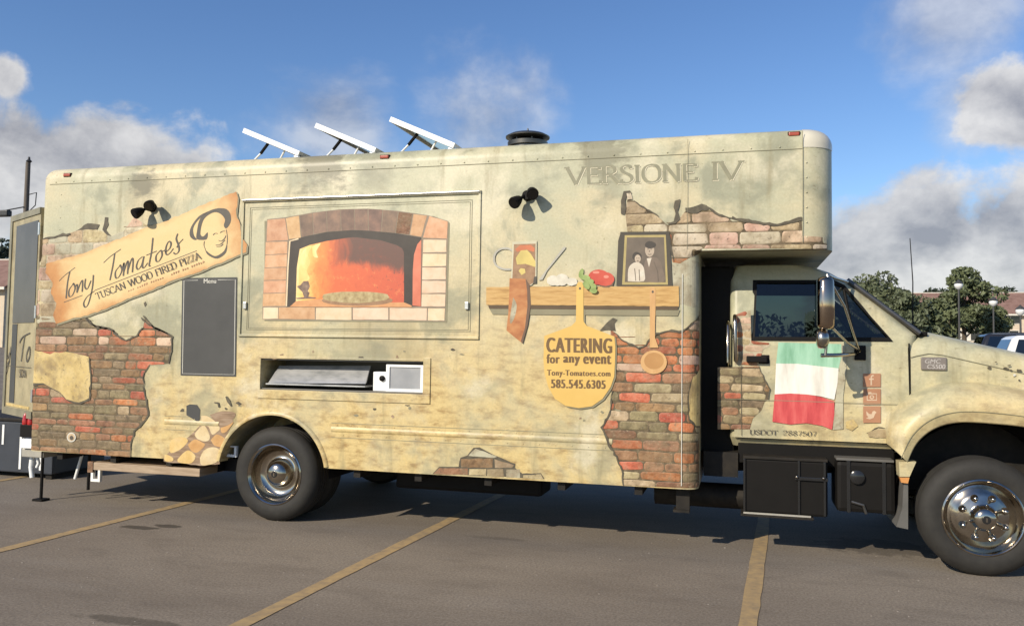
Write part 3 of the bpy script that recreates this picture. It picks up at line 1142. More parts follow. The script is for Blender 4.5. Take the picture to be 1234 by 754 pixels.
# --- small masonry wedge on the skirt
for k, (q, m) in enumerate((([(225, 310), (415, 305), (412, 360), (225, 358)], 'brick_brown'), ([(425, 310), (540, 345), (530, 360), (428, 362)], 'brick_tan'), ([(95, 364), (265, 366), (265, 404), (60, 398)], 'brick_brown'),
                            ([(275, 368), (375, 368), (375, 408), (272, 405)], 'brick_tan'), ([(380, 370), (476, 368), (480, 416), (380, 410)], 'brick_tan'), ([(495, 370), (575, 370), (575, 422), (495, 418)], 'plaster_grey'),
                            ([(595, 405), (700, 400), (715, 428), (595, 424)], 'brick_tan'), ([(270, 290), (310, 248), (440, 295), (420, 302)], 'plaster_grey'))):
    if k == 0:
        D('mortar', rough_poly(D4((55, 398), (95, 355), (210, 355), (222, 302), (262, 288), (300, 242), (335, 240), (445, 294), (548, 338), (548, 362), (590, 396), (700, 392), (722, 428), (480, 414)), .5, 5, 41), 'crack_dark', .0012)
    D('brick', rough_poly(D4(*q), .45, 5, 50 + k), m, .0024)

# --- burnt parchment sign with its lettering
SIGN = A1((185, 485), (230, 470), (330, 445), (450, 395), (560, 350), (650, 318), (720, 290), (800, 255), (860, 230), (935, 200), (942, 225), (935, 290), (950, 330), (953, 375), (978, 410), (975, 440), (945, 450),
          (890, 475), (830, 498), (780, 520), (700, 545), (600, 588), (520, 618), (430, 658), (350, 688), (280, 703), (225, 722), (213, 690), (226, 640), (203, 600), (212, 560), (183, 520))
D('sign_shadow', rough_poly([(x + 1.6, y + 1.8) for x, y in SIGN], .5, 5, 61), 'print_shade', .0088)
D('parchment_sign', rough_poly(SIGN, .75, 4, 62), 'parchment', .0096)
T_ = lambda *p: catmull(C3(*p), 5)
script = [
    T_((55, 482), (85, 452), (140, 410)), T_((112, 432), (100, 490), (92, 575)),
    T_((128, 500), (108, 530), (108, 562), (124, 560), (140, 522), (132, 495), (128, 500)),
    T_((140, 515), (152, 500), (150, 545)), T_((150, 545), (170, 490), (180, 482), (178, 540)),
    T_((196, 470), (192, 510), (205, 525), (225, 480)), T_((238, 450), (232, 520), (212, 600), (195, 622), (186, 600), (205, 565), (245, 535)),
    T_((292, 385), (330, 350), (385, 312)), T_((352, 335), (342, 400), (326, 478)),
    T_((380, 400), (356, 432), (358, 465), (374, 460), (390, 425), (382, 398), (380, 400)),
    T_((392, 420), (402, 385), (398, 455)), T_((398, 440), (418, 380), (424, 385), (420, 445)), T_((420, 432), (442, 365), (450, 372), (446, 436)),
    T_((500, 352), (478, 372), (468, 405), (478, 420), (496, 395), (508, 350)), T_((508, 350), (500, 400), (508, 412), (528, 385)),
    T_((556, 252), (548, 330), (536, 395), (545, 402)), T_((520, 345), (577, 322)),
]
A_ = lambda *p: catmull(C4(*p), 5)
script += [A_((140, 475), (112, 510), (112, 548), (132, 548), (152, 510), (148, 478), (140, 475)), A_((148, 480), (165, 478), (180, 462)),
           A_((172, 490), (205, 462), (215, 425), (200, 412), (182, 445), (178, 490), (190, 505), (212, 488), (232, 460)),
           A_((300, 395), (272, 425), (255, 455)), A_((262, 358), (252, 395), (268, 440), (270, 478), (250, 500), (232, 490))]
strokes('script_lettering', script, (1.9, -1.0), .75, 'ink', 0.0106)
strokes('underline', [C3((80, 596), (180, 558)), [C3((245, 532))[0], C4((395, 477))[0]]], (0, 0), .8, 'ink', 0.0104)

# serif capitals drawn with the same pen
SER = {
    'T': (.62, [[(.31, 0), (.31, 1)], [(.02, .97), (.60, .97)], [(.02, .97), (.02, .82)], [(.60, .97), (.60, .82)]], [(.31, 0)]),
    'U': (.70, [[(.12, 1), (.12, .3), (.16, .1), (.28, 0), (.42, 0), (.54, .1), (.58, .3), (.58, 1)]], [(.12, 1), (.58, 1)]),
    'S': (.52, [[(.44, .82), (.40, .94), (.27, 1), (.13, .93), (.09, .78), (.17, .62), (.33, .5), (.44, .37), (.46, .2), (.38, .05), (.25, 0), (.11, .06), (.07, .2)]], []),
    'C': (.66, [[(.60, .80), (.54, .93), (.38, 1), (.2, .92), (.08, .7), (.06, .5), (.08, .3), (.2, .08), (.38, 0), (.54, .06), (.61, .2)]], []),
    'A': (.70, [[(.04, 0), (.34, 1)], [(.34, 1), (.66, 0)], [(.14, .34), (.55, .34)]], [(.04, 0), (.66, 0)]),
    'N': (.74, [[(.12, 0), (.12, 1)], [(.12, 1), (.62, 0)], [(.62, 0), (.62, 1)]], [(.12, 0), (.12, 1), (.62, 1)]),
    'W': (.98, [[(.03, 1), (.27, 0)], [(.27, 0), (.49, 1)], [(.49, 1), (.71, 0)], [(.71, 0), (.94, 1)]], [(.03, 1), (.94, 1)]),
    'O': (.76, [[(.38, 1), (.2, .93), (.09, .72), (.07, .5), (.09, .28), (.2, .07), (.38, 0), (.56, .07), (.67, .28), (.69, .5), (.67, .72), (.56, .93), (.38, 1)]], []),
    'D': (.72, [[(.12, 0), (.12, 1)], [(.12, 1), (.36, 1), (.54, .92), (.64, .72), (.66, .5), (.64, .28), (.54, .08), (.36, 0), (.12, 0)]], []),
    'F': (.56, [[(.12, 0), (.12, 1)], [(.12, .97), (.52, .97)], [(.52, .97), (.53, .8)], [(.12, .52), (.42, .52)]], [(.12, 0)]),
    'I': (.30, [[(.15, 0), (.15, 1)]], [(.15, 0), (.15, 1)]),
    'R': (.68, [[(.12, 0), (.12, 1)], [(.12, 1), (.35, 1), (.49, .9), (.52, .76), (.48, .62), (.34, .52), (.12, .52)], [(.34, .52), (.64, 0)]], [(.12, 0), (.64, 0)]),
    'E': (.58, [[(.12, 0), (.12, 1)], [(.12, .97), (.52, .97)], [(.52, .97), (.52, .82)], [(.12, .52), (.44, .52)], [(.12, .03), (.54, .03)], [(.54, .03), (.56, .2)]], []),
    'P': (.60, [[(.12, 0), (.12, 1)], [(.12, 1), (.36, 1), (.5, .9), (.53, .75), (.49, .58), (.36, .48), (.12, .48)]], [(.12, 0)]),
    'Z': (.60, [[(.08, .82), (.08, .97), (.52, .97)], [(.52, .97), (.06, .03)], [(.06, .03), (.54, .03), (.56, .2)]], []),
    'V': (.72, [[(.03, 1), (.36, 0)], [(.36, 0), (.68, 1)]], [(.03, 1), (.68, 1)]),
    '2': (.56, [[(.08, .78), (.14, .94), (.28, 1), (.42, .93), (.46, .76), (.38, .52), (.2, .24), (.06, .03)], [(.06, .03), (.5, .03)]], []),
    '8': (.56, [[(.28, 1), (.14, .92), (.12, .74), (.28, .54), (.44, .36), (.46, .16), (.28, 0), (.1, .16), (.12, .36), (.28, .54), (.42, .72), (.42, .9), (.28, 1)]], []),
    '7': (.52, [[(.06, .97), (.48, .97)], [(.48, .97), (.2, 0)]], []),
    '5': (.54, [[(.44, .98), (.16, .98)], [(.16, .98), (.12, .56), (.28, .62), (.44, .5), (.46, .24), (.32, .03), (.14, .03), (.06, .12)]], []),
    '0': (.58, [[(.29, 1), (.15, .9), (.09, .5), (.15, .1), (.29, 0), (.43, .1), (.49, .5), (.43, .9), (.29, 1)]], []),
    ' ': (.42, [], []),
}


def serif(name, text, bl, br, tl, m, off, thick=.13, parent=None, y=None, sl=.07, shift=(0, 0)):
    """text in serif capitals; bl/br the baseline ends, tl the top of the first letter, in photograph pixels"""
    tot = sum(SER[c][0] for c in text)
    ex = ((br[0] - bl[0]) / tot, (br[1] - bl[1]) / tot)
    ey = (tl[0] - bl[0], tl[1] - bl[1])
    hgt = math.hypot(*ey)
    wid = math.hypot(*ex)
    paths, x = [], 0
    for c in text:
        wd, ps, se = SER[c]
        for p in ps:
            p = catmull(p, 4) if len(p) > 3 else p
            paths.append([(x + a, b) for a, b in p])
        for a, b in se:
            bb = min(max(b, .025), .975)
            paths.append([(x + a - .06 - sl * .6, bb), (x + a + .06 + sl * .6, bb)])
        x += wd
    paths = [[(bl[0] + ex[0] * a + ey[0] * b + shift[0], bl[1] + ex[1] * a + ey[1] * b + shift[1]) for a, b in p] for p in paths]
    ang = math.atan2(ex[1], ex[0]) - math.radians(20)
    t = thick * (hgt + wid) / 2
    return strokes(name, paths, (t * math.cos(ang), t * math.sin(ang)), t * .34, m, off, parent, y)


serif('serif_lettering', 'TUSCAN WOOD FIRED PIZZA', C3((258, 582))[0], C4((428, 530))[0], C3((246, 548))[0], 'ink', 0.0106, .16)
# the small tagline under it, too small to read in the photograph: a row of short ticks
rn = random.Random(4)
tick = []
for i in range(34):
    if i in (3, 9, 16, 17, 18, 23, 27): continue
    a, b = C3((425, 540))[0], C4((440, 562))[0]
    t = i / 33
    x, y = a[0] + (b[0] - a[0]) * t, a[1] + (b[1] - a[1]) * t
    h = rn.uniform(1.6, 3.0)
    tick.append([(x, y), (x + .25, y - h)])
    tick.append([(x + .2, y - h * .55), (x + 1.3, y - h * .75)])
strokes('small_lettering', tick, (0, 0), .75, 'icon_orange', 0.0106)
# capped smiling face emblem
D('emblem_cap', catmull(C4((545, 180), (600, 186), (630, 225), (630, 280), (600, 322), (583, 300), (592, 262), (570, 228), (530, 208), (488, 220), (448, 252), (428, 300), (420, 360), (440, 378), (470, 348), (465, 395), (425, 402), (392, 392), (396, 340),
                         (410, 270), (440, 230), (490, 195), (545, 180)), 3), 'ink', 0.0108)
D('emblem_cap', catmull(C4((480, 200), (410, 236), (355, 310), (345, 370), (372, 400), (395, 398), (376, 372), (370, 320), (405, 262), (480, 200)), 3), 'ink', 0.0108)
D('emblem_jaw', catmull(C4((452, 468), (490, 500), (530, 514), (585, 478), (606, 425), (600, 488), (552, 528), (512, 528), (468, 502), (452, 468)), 3), 'ink', 0.0108)
strokes('emblem_features', [A_((508, 368), (522, 356), (542, 358)), A_((556, 352), (574, 342), (592, 340)), A_((526, 438), (560, 432), (592, 402)), A_((546, 404), (566, 410), (588, 392), (598, 372)), A_((600, 330), (608, 380), (606, 430)),
                            A_((448, 410), (445, 440), (456, 470)), A_((532, 448), (560, 446), (580, 430))], (.9, .6), .7, 'ink', 0.0109)

# --- menu board
D('menu_board', [(220, 335), (286, 334), (284.5, 453.5), (218, 452)], 'board_black', .0050)
MENU_LAST = bpy.data.objects['menu_board']
strokes('board_border', [[(239, 337.6), (222.2, 338), (220.3, 449.8), (282.6, 451.2), (284, 337), (263, 337.2)]], (0, 0), .7, 'chalk', .0056)

# ordinary sans lettering from the built-in font
def sans(name, text, quad, m, off, y=None, parent=None, bold=.0, space=1.0):
    c = bpy.data.curves.new('t', 'FONT')
    c.body = text
    c.space_character = space
    o = bpy.data.objects.new('t', c)
    COL.objects.link(o)
    dg = bpy.context.evaluated_depsgraph_get()
    me = bpy.data.meshes.new_from_object(o.evaluated_get(dg))
    bpy.data.objects.remove(o)
    if bold:
        bm = bmesh.new()
        for k in range(5):
            bm.from_mesh(me)
            bm.verts.ensure_lookup_table()
            for v in bm.verts[k * len(me.vertices):]:
                v.co.x += (k - 2) * bold / 2
                v.co.z += k * .00004
        bm.to_mesh(me)
        bm.free()
    xs_ = [v.co.x for v in me.vertices]
    ys_ = [v.co.y for v in me.vertices]
    x0, x1, y0, y1 = min(xs_), max(xs_), min(ys_), max(ys_)
    bl, br, tr, tl = quad
    for v in me.vertices:
        a, b = (v.co.x - x0) / (x1 - x0), (v.co.y - y0) / (y1 - y0)
        px = [(bl[i] * (1 - a) + br[i] * a) * (1 - b) + (tl[i] * (1 - a) + tr[i] * a) * b for i in (0, 1)]
        q = at(px[0], px[1], 0 if y is None else y)
        v.co = (q.x, (0 if y is None else y) - off - v.co.z, q.z)
    me.name = name
    return link(name, me, m, parent or BOX)


sans('board_heading', 'Menu', [(246, 341.4), (261, 341.2), (261, 335.8), (246, 336)], 'chalk', .0058, bold=.02)

# --- serving hatch with the printed oven
HX0, HX1 = at(291, 300).x, at(579, 300).x
HZ0, HZ1 = at(430, 407).z, at(430, 235).z
fr = MB()
for a, b in (((HX0, HZ1 - .03), (HX1, HZ1)), ((HX0, HZ0), (HX1, HZ0 + .02))):
    fr.box((a[0], -.016, a[1]), (b[0], .004, b[1]), .004)
for a, b in (((HX0, HZ0 + .02), (HX0 + .02, HZ1 - .03)), ((HX1 - .02, HZ0 + .02), (HX1, HZ1 - .03))):
    fr.box((a[0], -.012, a[1]), (b[0], .004, b[1]), .003)
HATCH = empty('serving_hatch', (0, 0, 0), T)
fr.build('hatch_frame', 'wrap_plaster', HATCH)
MB().tube([(HX0 + .01, -.018, HZ1 - .012), (HX1 - .01, -.018, HZ1 - .012)], .011, 12).build('hatch_drip_rail', 'aluminium', HATCH, 40)
hl = MB()
for d_, wd in ((.075, .004), (.092, .003)):
    x0, x1, z0, z1 = HX0 + d_, HX1 - d_, HZ0 + d_ * .8, HZ1 - d_
    for a, b in (((x0, z0), (x1, z0 + wd)), ((x0, z1 - wd), (x1, z1)), ((x0, z0 + wd), (x0 + wd, z1 - wd)), ((x1 - wd, z0 + wd), (x1, z1 - wd))):
        hl.box((a[0], -.003, a[1]), (b[0], .001, b[1]))
hl.build('hatch_groove', 'panel_line', HATCH)
for x in (HX0 + .045, HX1 - .12):
    MB().box((x, -.02, HZ0 + .24), (x + .03, .002, HZ0 + .30), .004).build('latch', 'aluminium', HATCH)
# oven picture
OV = HATCH
D('oven_shadow', [(x + 2.0, y + 2.0) for x, y in [E5((36, 100))[0], E6((470, 70))[0], E6((572, 112))[0], E6((555, 736))[0], E5((36, 726))[0]]], 'print_shade', .0022, OV)
outl = E5((34, 728), (34, 640), (62, 100), (180, 88), (350, 58), (520, 38)) + E6((70, 34), (260, 48), (450, 76), (574, 112), (557, 660), (553, 738), (200, 732))
D('oven_mortar', outl, 'oven_mortar', .0028, OV)
bl_ = [(E5, [(65, 105), (175, 96), (195, 230), (60, 238)], 'o'), (E5, [(55, 243), (190, 240), (188, 315), (52, 322)], 'o'), (E5, [(52, 326), (188, 320), (185, 398), (48, 402)], 'o'),
       (E5, [(46, 406), (183, 403), (182, 478), (42, 482)], 'o'), (E5, [(42, 487), (182, 483), (180, 558), (40, 562)], 'o'), (E5, [(38, 566), (180, 562), (178, 642), (36, 645)], 'o'),
       (E5, [(40, 652), (132, 652), (132, 722), (38, 724)], 'p'), (E5, [(137, 652), (362, 652), (362, 726), (135, 724)], 'o'), (E5, [(370, 654), (592, 654), (592, 730), (368, 728)], 'p'),
       (E6, [(-23, 655), (198, 655), (198, 728), (-23, 728)], 'p'), (E6, [(207, 655), (440, 657), (438, 732), (207, 730)], 'p'), (E6, [(448, 658), (553, 658), (550, 734), (446, 733)], 'p'),
       (E5, [(180, 95), (262, 78), (275, 215), (200, 225)], 'o'), (E5, [(268, 78), (345, 62), (352, 195), (280, 210)], 'd'), (E5, [(350, 62), (432, 50), (438, 178), (357, 192)], 'd'),
       (E5, [(437, 50), (520, 42), (525, 172), (442, 178)], 'd'), (E5, [(525, 42), (607, 36), (610, 168), (530, 172)], 'd'), (E6, [(-12, 36), (68, 36), (72, 172), (-10, 168)], 'd'),
       (E6, [(75, 38), (160, 40), (150, 178), (78, 172)], 'd'), (E6, [(166, 42), (258, 52), (240, 185), (156, 178)], 'd'), (E6, [(264, 55), (350, 65), (328, 195), (246, 186)], 'b'),
       (E6, [(357, 68), (440, 78), (405, 210), (335, 198)], 'o'), (E6, [(455, 80), (570, 115), (565, 222), (415, 215)], 'o'),
       (E6, [(418, 228), (562, 230), (562, 305), (415, 308)], 'p'), (E6, [(415, 315), (562, 317), (560, 392), (412, 395)], 'p'), (E6, [(412, 402), (558, 402), (558, 475), (410, 478)], 'p'),
       (E6, [(410, 485), (557, 487), (556, 560), (408, 562)], 'p'), (E6, [(408, 568), (556, 570), (554, 645), (405, 645)], 'p')]
for k, (fn, q, c) in enumerate(bl_):
    D('oven_brick', rough_poly(fn(*q), .22, 5, k), {'o': 'oven_brick_orange', 'p': 'oven_brick_pale', 'd': 'oven_brick_dark', 'b': 'brick_brown'}[c], .0036, OV)
D('oven_arch', E5((180, 648), (190, 400), (205, 235), (300, 208), (440, 180), (600, 168)) + E6((72, 172), (240, 187), (405, 214), (405, 645)), 'oven_soot', .0042, OV)
strokes('oven_arch_edge', [E5((184, 645), (194, 400), (206, 238), (260, 222))], (0, 0), 1.6, 'oven_brick_pale', .0044, OV)
D('oven_side_glow', E6((350, 640), (352, 420), (360, 320), (380, 258), (405, 228), (402, 645)), 'oven_glow', .0048, OV)
D('oven_fire', E5((243, 632), (250, 400), (268, 287), (330, 262), (440, 236), (560, 218), (600, 213)) + E6((0, 214), (150, 232), (250, 262), (285, 282), (297, 305), (297, 628)), 'oven_fire', .0050, OV)
D('oven_floor', E5((205, 648), (245, 612), (420, 598)) + E6((60, 622), (297, 620), (345, 640), (345, 650)), 'oven_floor', .0054, OV)
for k, q in enumerate(([(262, 520), (262, 420), (272, 330), (300, 285), (345, 268), (320, 320), (335, 370), (312, 420), (330, 470), (300, 500)], [(345, 270), (400, 250), (372, 300), (382, 340), (352, 330)], [(268, 560), (280, 500), (300, 470), (322, 520), (318, 570)])):
    D('flame', catmull(E5(*(q + [q[0]])), 3)[:-1], 'flame_yellow', .0052 + k * .0001, OV)
D('pizza_shadow', ell(431, 362, 43, 6.5), 'tin_brown', .0057, OV)
D('pizza', ell(429, 358, 42, 6.8, 26, .05, 4), 'crust', .0060, OV)
D('fire_log', E5((262, 525), (292, 488), (322, 486), (332, 520), (318, 552), (285, 545)), 'log_char', .0060, OV)
D('fire_log', E5((250, 520), (272, 512), (330, 560), (322, 585), (296, 590), (285, 556)), 'log_char', .0062, OV)
D('fire_log', E5((330, 585), (370, 590), (368, 596), (250, 600), (245, 592)), 'log_char', .0061, OV)

# --- shelf with its pictured things
SH = BOX
D('shelf_shadow', A5((75, 572), (940, 578), (930, 605), (90, 598)), 'print_shade', .0070)
D('shelf_plank', rough_poly(A5((62, 475), (500, 472), (935, 470), (936, 562), (500, 558), (62, 555)), .3, 6, 1), 'plank', .0094)
D('shelf_underside', A5((70, 556), (935, 563), (928, 578), (75, 572)), 'plank_under', .0096)
strokes('kettle_handle', [catmull(E3((150, 120), (120, 105), (75, 108), (40, 135), (30, 175), (45, 215), (90, 238), (140, 240)), 5)], (0, 0), 2.4, 'steel_print', .0092)
D('kettle_spout', E3((318, 312), (478, 98), (494, 92), (495, 104), (375, 250), (345, 308)), 'steel_print', .0092)
D('tomato_tin', E3((150, 62), (308, 55), (306, 312), (270, 345), (140, 345)), 'tin_pale', .0098)
D('tin_label', E3((160, 78), (300, 74), (298, 320), (265, 340), (148, 335)), 'tin_brown', .0101)
D('tin_label', E3((168, 110), (200, 84), (270, 82), (296, 105), (290, 128), (240, 112), (180, 128)), 'tin_red', .0104)
D('tin_label', E3((172, 168), (205, 118), (245, 115), (270, 140), (300, 190), (300, 226), (235, 205), (180, 210)), 'tin_yellow', .0106)
D('tin_label', E3((190, 250), (205, 232), (232, 238), (235, 262), (210, 278)), 'tin_yellow', .0106)
D('tin_label', E3((290, 290), (305, 285), (306, 330), (284, 332)), 'ink', .0106)
for q in ((365, 445, 30, 24), (405, 440, 30, 27), (450, 450, 26, 18), (385, 455, 20, 14)):
    D('garlic_bulb', A5(*ell(*q, 16, .08, int(q[0]))), 'garlic', .0098 + q[0] * 2e-6)
D('tomato', A5(*ell(572, 430, 48, 35)), 'tomato', .0098)
D('tomato', A5(*ell(604, 440, 39, 33)), 'tomato', .0102)
D('tomato_highlight', A5(*ell(606, 428, 12, 7)), 'tomato_light', .0105)
D('tomato_highlight', A5(*ell(560, 408, 16, 6)), 'tomato_light', .0105)
for k, q in enumerate(((492, 412, 10, 22, .3), (510, 432, 26, 13, .2), (525, 455, 26, 16, -.4), (545, 470, 20, 14, .6), (550, 492, 18, 12, .1), (520, 470, 18, 12, .9))):
    D('basil_leaf', A5(*ell(q[0], q[1], q[2], q[3], 12, .05, k, q[4])), 'leaf_print', .0106 + k * .0046)
D('strap', E3((132, 298), (236, 302), (252, 400), (252, 560), (236, 640), (212, 716), (178, 690), (112, 636), (124, 520), (130, 400)), 'leather', .0114)
D('strap_gap', catmull(E3((156, 422), (178, 470), (168, 540), (142, 592), (134, 560), (146, 480), (156, 422)), 3), 'plaster_grey', .0117)
D('strap_edge', E3((236, 302), (262, 340), (270, 470), (250, 600), (216, 722), (205, 705), (232, 620), (248, 480), (246, 380)), 'leather_edge', .0117)
# framed wedding picture
D('picture_frame_side', A5((672, 225), (660, 265), (652, 470), (668, 470)), 'frame_black', .0094)
D('picture_frame', A5((670, 225), (893, 223), (906, 470), (656, 472)), 'frame_black', .0098)
D('gilt_edge', A5((690, 240), (876, 238), (886, 464), (678, 464)), 'frame_gold', .0101)
D('picture', A5((700, 250), (868, 249), (876, 453), (690, 452)), 'photo_back', .0104)
D('pictured_suit', catmull(A5((770, 450), (776, 385), (788, 348), (815, 338), (846, 350), (862, 395), (868, 450), (770, 450)), 3), 'photo_suit', .0107)
D('pictured_shirt', A5((790, 345), (812, 342), (800, 385)), 'photo_dress', .0109)
D('pictured_head', A5(*ell(803, 308, 21, 30, 16)), 'photo_skin', .0110)
D('pictured_hair', A5(*ell(806, 284, 25, 17, 14, .08)), 'photo_hair', .0112)
D('pictured_dress', catmull(A5((704, 448), (706, 395), (722, 370), (748, 362), (772, 378), (780, 410), (776, 448), (704, 448)), 3), 'photo_dress', .0110)
D('pictured_hair', A5(*ell(745, 336, 21, 20, 14, .08)), 'photo_hair', .0111)
D('pictured_head', A5(*ell(749, 346, 14, 18, 14)), 'photo_skin', .0113)
strokes('pictured_features', [A5((792, 304), (799, 303)), A5((807, 303), (814, 304)), A5((803, 308), (801, 317)), A5((795, 326), (804, 328), (811, 325)), A5((743, 344), (747, 343)), A5((752, 343), (756, 344)), A5((745, 356), (753, 356)),
                              A5((822, 360), (838, 400), (842, 448)), A5((735, 390), (740, 446)), A5((755, 395), (758, 446))], (0, 0), .8, 'photo_back', .0116)['kind'] = 'stuff'
D('pictured_bouquet', A5(*ell(768, 415, 12, 14, 12, .15, 3)), 'garlic', .0116)
D('tomato_shade', A5((560, 458), (580, 466), (604, 470), (628, 464), (642, 446), (636, 468), (618, 476), (590, 475)), 'leather_edge', .0106)
# wooden spoon
D('spoon_handle', A5((803, 492), (806, 479), (816, 475), (827, 479), (831, 492), (829, 600)) + A6((556, 60), (556, 120), (570, 160), (535, 160), (536, 60)), 'spoon', .0114)
D('spoon_bowl', A6(*ell(551, 217, 52, 47, 24)), 'spoon', .0117)
D('spoon_hollow', A6(*ell(552, 212, 39, 33, 20)), 'spoon_bowl', .0120)
D('hang_hole', A5(*ell(817, 496, 5, 6, 10)), 'ink', .0120)
# pizza peel with the catering notice
PEEL = A5((469, 620), (471, 468), (478, 452), (496, 452), (503, 468), (503, 620)) + E4((338, 112), (362, 142), (570, 222), (577, 300), (574, 420), (568, 525), (540, 605), (480, 692), (400, 748), (300, 762), (200, 745),
                                                                                  (120, 692), (70, 602), (42, 500), (34, 400), (40, 218), (245, 142), (278, 108))
D('peel_shadow', [(x + 1.8, y + 1.6) for x, y in PEEL], 'print_shade', .0090)
D('pizza_peel', PEEL, 'peel_yellow', .0124)
D('hang_hole', A5(*ell(487, 481, 5, 6, 10)), 'ink', .0128)
for s, q, bd in (('CATERING', [(54, 340), (554, 350), (554, 236), (54, 230)], .075), ('for', [(56, 424), (158, 425), (158, 355), (56, 354)], .07), ('any', [(182, 441), (312, 443), (312, 374), (182, 372)], .07), ('event', [(333, 428), (547, 431), (547, 364), (333, 362)], .07),
                 ('Tony-Tomatoes.com', [(60, 530), (541, 536), (541, 480), (60, 472)], .06), ('585.545.6305', [(90, 610), (504, 617), (504, 552), (90, 544)], .07)):
    sans('notice_lettering', s, E4(*q), 'ink_brown', .0130, bold=bd, space=1.16)
# engraved title
bl_, br_ = A7((78, 284))[0], A7((803, 261))[0]
for wd_t, p0_, p1_, p2_ in (('VERSIONE', (78, 284), (618, 267), (76, 212)), ('IV', (672, 265), (806, 260), (671, 190))):
    q0, q1, q2 = A7(p0_)[0], A7(p1_)[0], A7(p2_)[0]
    serif('engraved_highlight', wd_t, q0, q1, q2, 'engraved_light', .0020, .17, shift=(.9, .8))
    serif('engraved_lettering', wd_t, q0, q1, q2, 'engraved', .0034, .17)
# stacked firewood and the dark opening above it
D('wood_gap', rough_poly(D3((120, 560), (175, 500), (330, 380), (420, 290), (520, 230), (700, 190), (690, 260), (600, 470), (580, 610), (420, 622), (120, 588)), .5, 5, 3), 'log_bark', .0020)
for k, (q, m) in enumerate((([(500, 205), (600, 172), (700, 182), (712, 210), (680, 240), (560, 252)], 'log_bark'), ([(180, 412), (240, 385), (300, 394), (320, 420), (280, 470), (220, 508), (175, 514), (170, 460)], 'log_end_yellow'),
                            ([(320, 450), (375, 405), (440, 430), (462, 450), (430, 490), (390, 515), (350, 500)], 'log_end_orange'), ([(385, 345), (440, 290), (470, 305), (500, 370), (495, 410), (455, 422), (400, 400), (378, 370)], 'log_end_pale'),
                            ([(430, 210), (480, 212), (540, 252), (585, 310), (560, 345), (520, 365), (490, 300), (440, 280)], 'log_end_pale'), ([(510, 410), (555, 365), (610, 385), (632, 420), (600, 465), (540, 455)], 'log_end_orange'),
                            ([(235, 570), (280, 520), (330, 495), (385, 545), (350, 600), (290, 603), (240, 592)], 'log_end_yellow'), ([(420, 560), (450, 500), (510, 470), (570, 480), (590, 520), (560, 590), (490, 615), (430, 614)], 'log_end_pale'),
                            ([(130, 530), (160, 535), (200, 560), (190, 585), (130, 582)], 'log_end_yellow'), ([(590, 310), (650, 290), (700, 262), (640, 340), (600, 350)], 'log_end_orange'))):
    D('firewood_log', catmull(D3(*(q + [q[0]])), 3)[:-1], m, .0030 + k * .0002)
D('dark_hollow', D3((308, 128), (335, 115), (395, 120), (422, 160), (418, 240), (405, 266), (370, 242), (330, 218), (308, 205)), 'board_black', .0030)
for k in range(26):
    rn = random.Random(k + 900)
    if k < 14:
        x, y = rn.uniform(330, 560), rn.choice([rn.uniform(418, 432), rn.uniform(484, 512)])
    elif k < 20:
        x, y = rn.uniform(215, 300), rn.uniform(470, 500)
    else:
        x, y = rn.uniform(640, 745), rn.uniform(490, 530)
    q = rough_poly(ell(x, y, rn.uniform(1, 3.4), rn.uniform(.8, 2.0), 8, .4, k), .4, 2, k)
    D('plaster_chip', q, rn.choice(['crack_dark', 'log_bark', 'print_shade']), .0022)
crack(D3((640, 50), (660, 85), (680, 130)), 3.5, 71)
crack(D3((540, 100), (570, 105), (580, 140)), 2.0, 72)
D('round_emblem', ell(*A2((262, 472))[0], 5.4, 5.8, 20), 'chalk', .0090)
D('round_emblem_ring', ell(*A2((262, 472))[0], 4.2, 4.5, 18), 'brick_tan', .0093)
D('round_emblem_centre', ell(*A2((263, 474))[0], 2.4, 2.7, 14), 'ink', .0096)
strokes('box_seam', [[(822.4, 330), (821.2, 585)]], (0, 0), .9, 'chalk', .0106)
strokes('box_seam', [[(829, 168), (828, 300)]], (0, 0), .5, 'panel_line', .0106)
strokes('box_seam', [[(967.2, 158), (967.4, 292)]], (0, 0), .8, 'panel_line', .0106)

# --- trims on the box
zr_l = 3.015
rb = MB()
rb.box((XR + .13, -.004, zr_l - .004), (XO - RO, .001, zr_l))
rb.build('roof_rail_seam', 'panel_line', T)
rv = MB()
def rivet(mb, x, z, r=.006, y=0):
    mb.lathe([(r, 0), (r * .8, r * .45), (r * .3, r * .6), (.0005, r * .62)], (x, y, z), 'y', 6)
x = XR + .2
while x < XO - RO:
    rivet(rv, x, zr_l + .018, .0085)
    x += .205
for z in [.6 + .11 * i for i in range(22)]:
    rivet(rv, at(71, 300).x, z, .006)
    if z > 2.35: rivet(rv, XO - RO + .025, z, .007)
skirt_z0, skirt_z1 = .752, .872
spans = ((at(198, 520).x, -.53), (.56, at(738, 530).x))
for a, b in spans:
    x = a + .05
    while x < b:
        rivet(rv, x, skirt_z1 - .018, .006)
        rivet(rv, x + .06, skirt_z0 + .022, .006)
        x += .13
tag(rv.build('rivets', 'wrap_plaster', T, 60), kind='stuff')
for a, b in spans:
    o = MB()
    zr_ = (skirt_z0 + skirt_z1) / 2 + .004
    o.rings([[(x, yy, zz) for yy, zz in ((.002, zr_ + .030), (-.003, zr_ + .022), (-.0075, zr_ + .010), (-.008, zr_ - .004), (-.005, zr_ - .014), (.002, zr_ - .022))] for x in (a, b)])
    o.build('rub_rail', 'wrap_plaster', T, 30)
    MB().box((a, -.0022, skirt_z1 - .002), (b, .001, skirt_z1 + .002)).box((a, -.0022, skirt_z0 - .002), (b, .001, skirt_z0 + .002)).build('skirt_seam', 'panel_line', T)
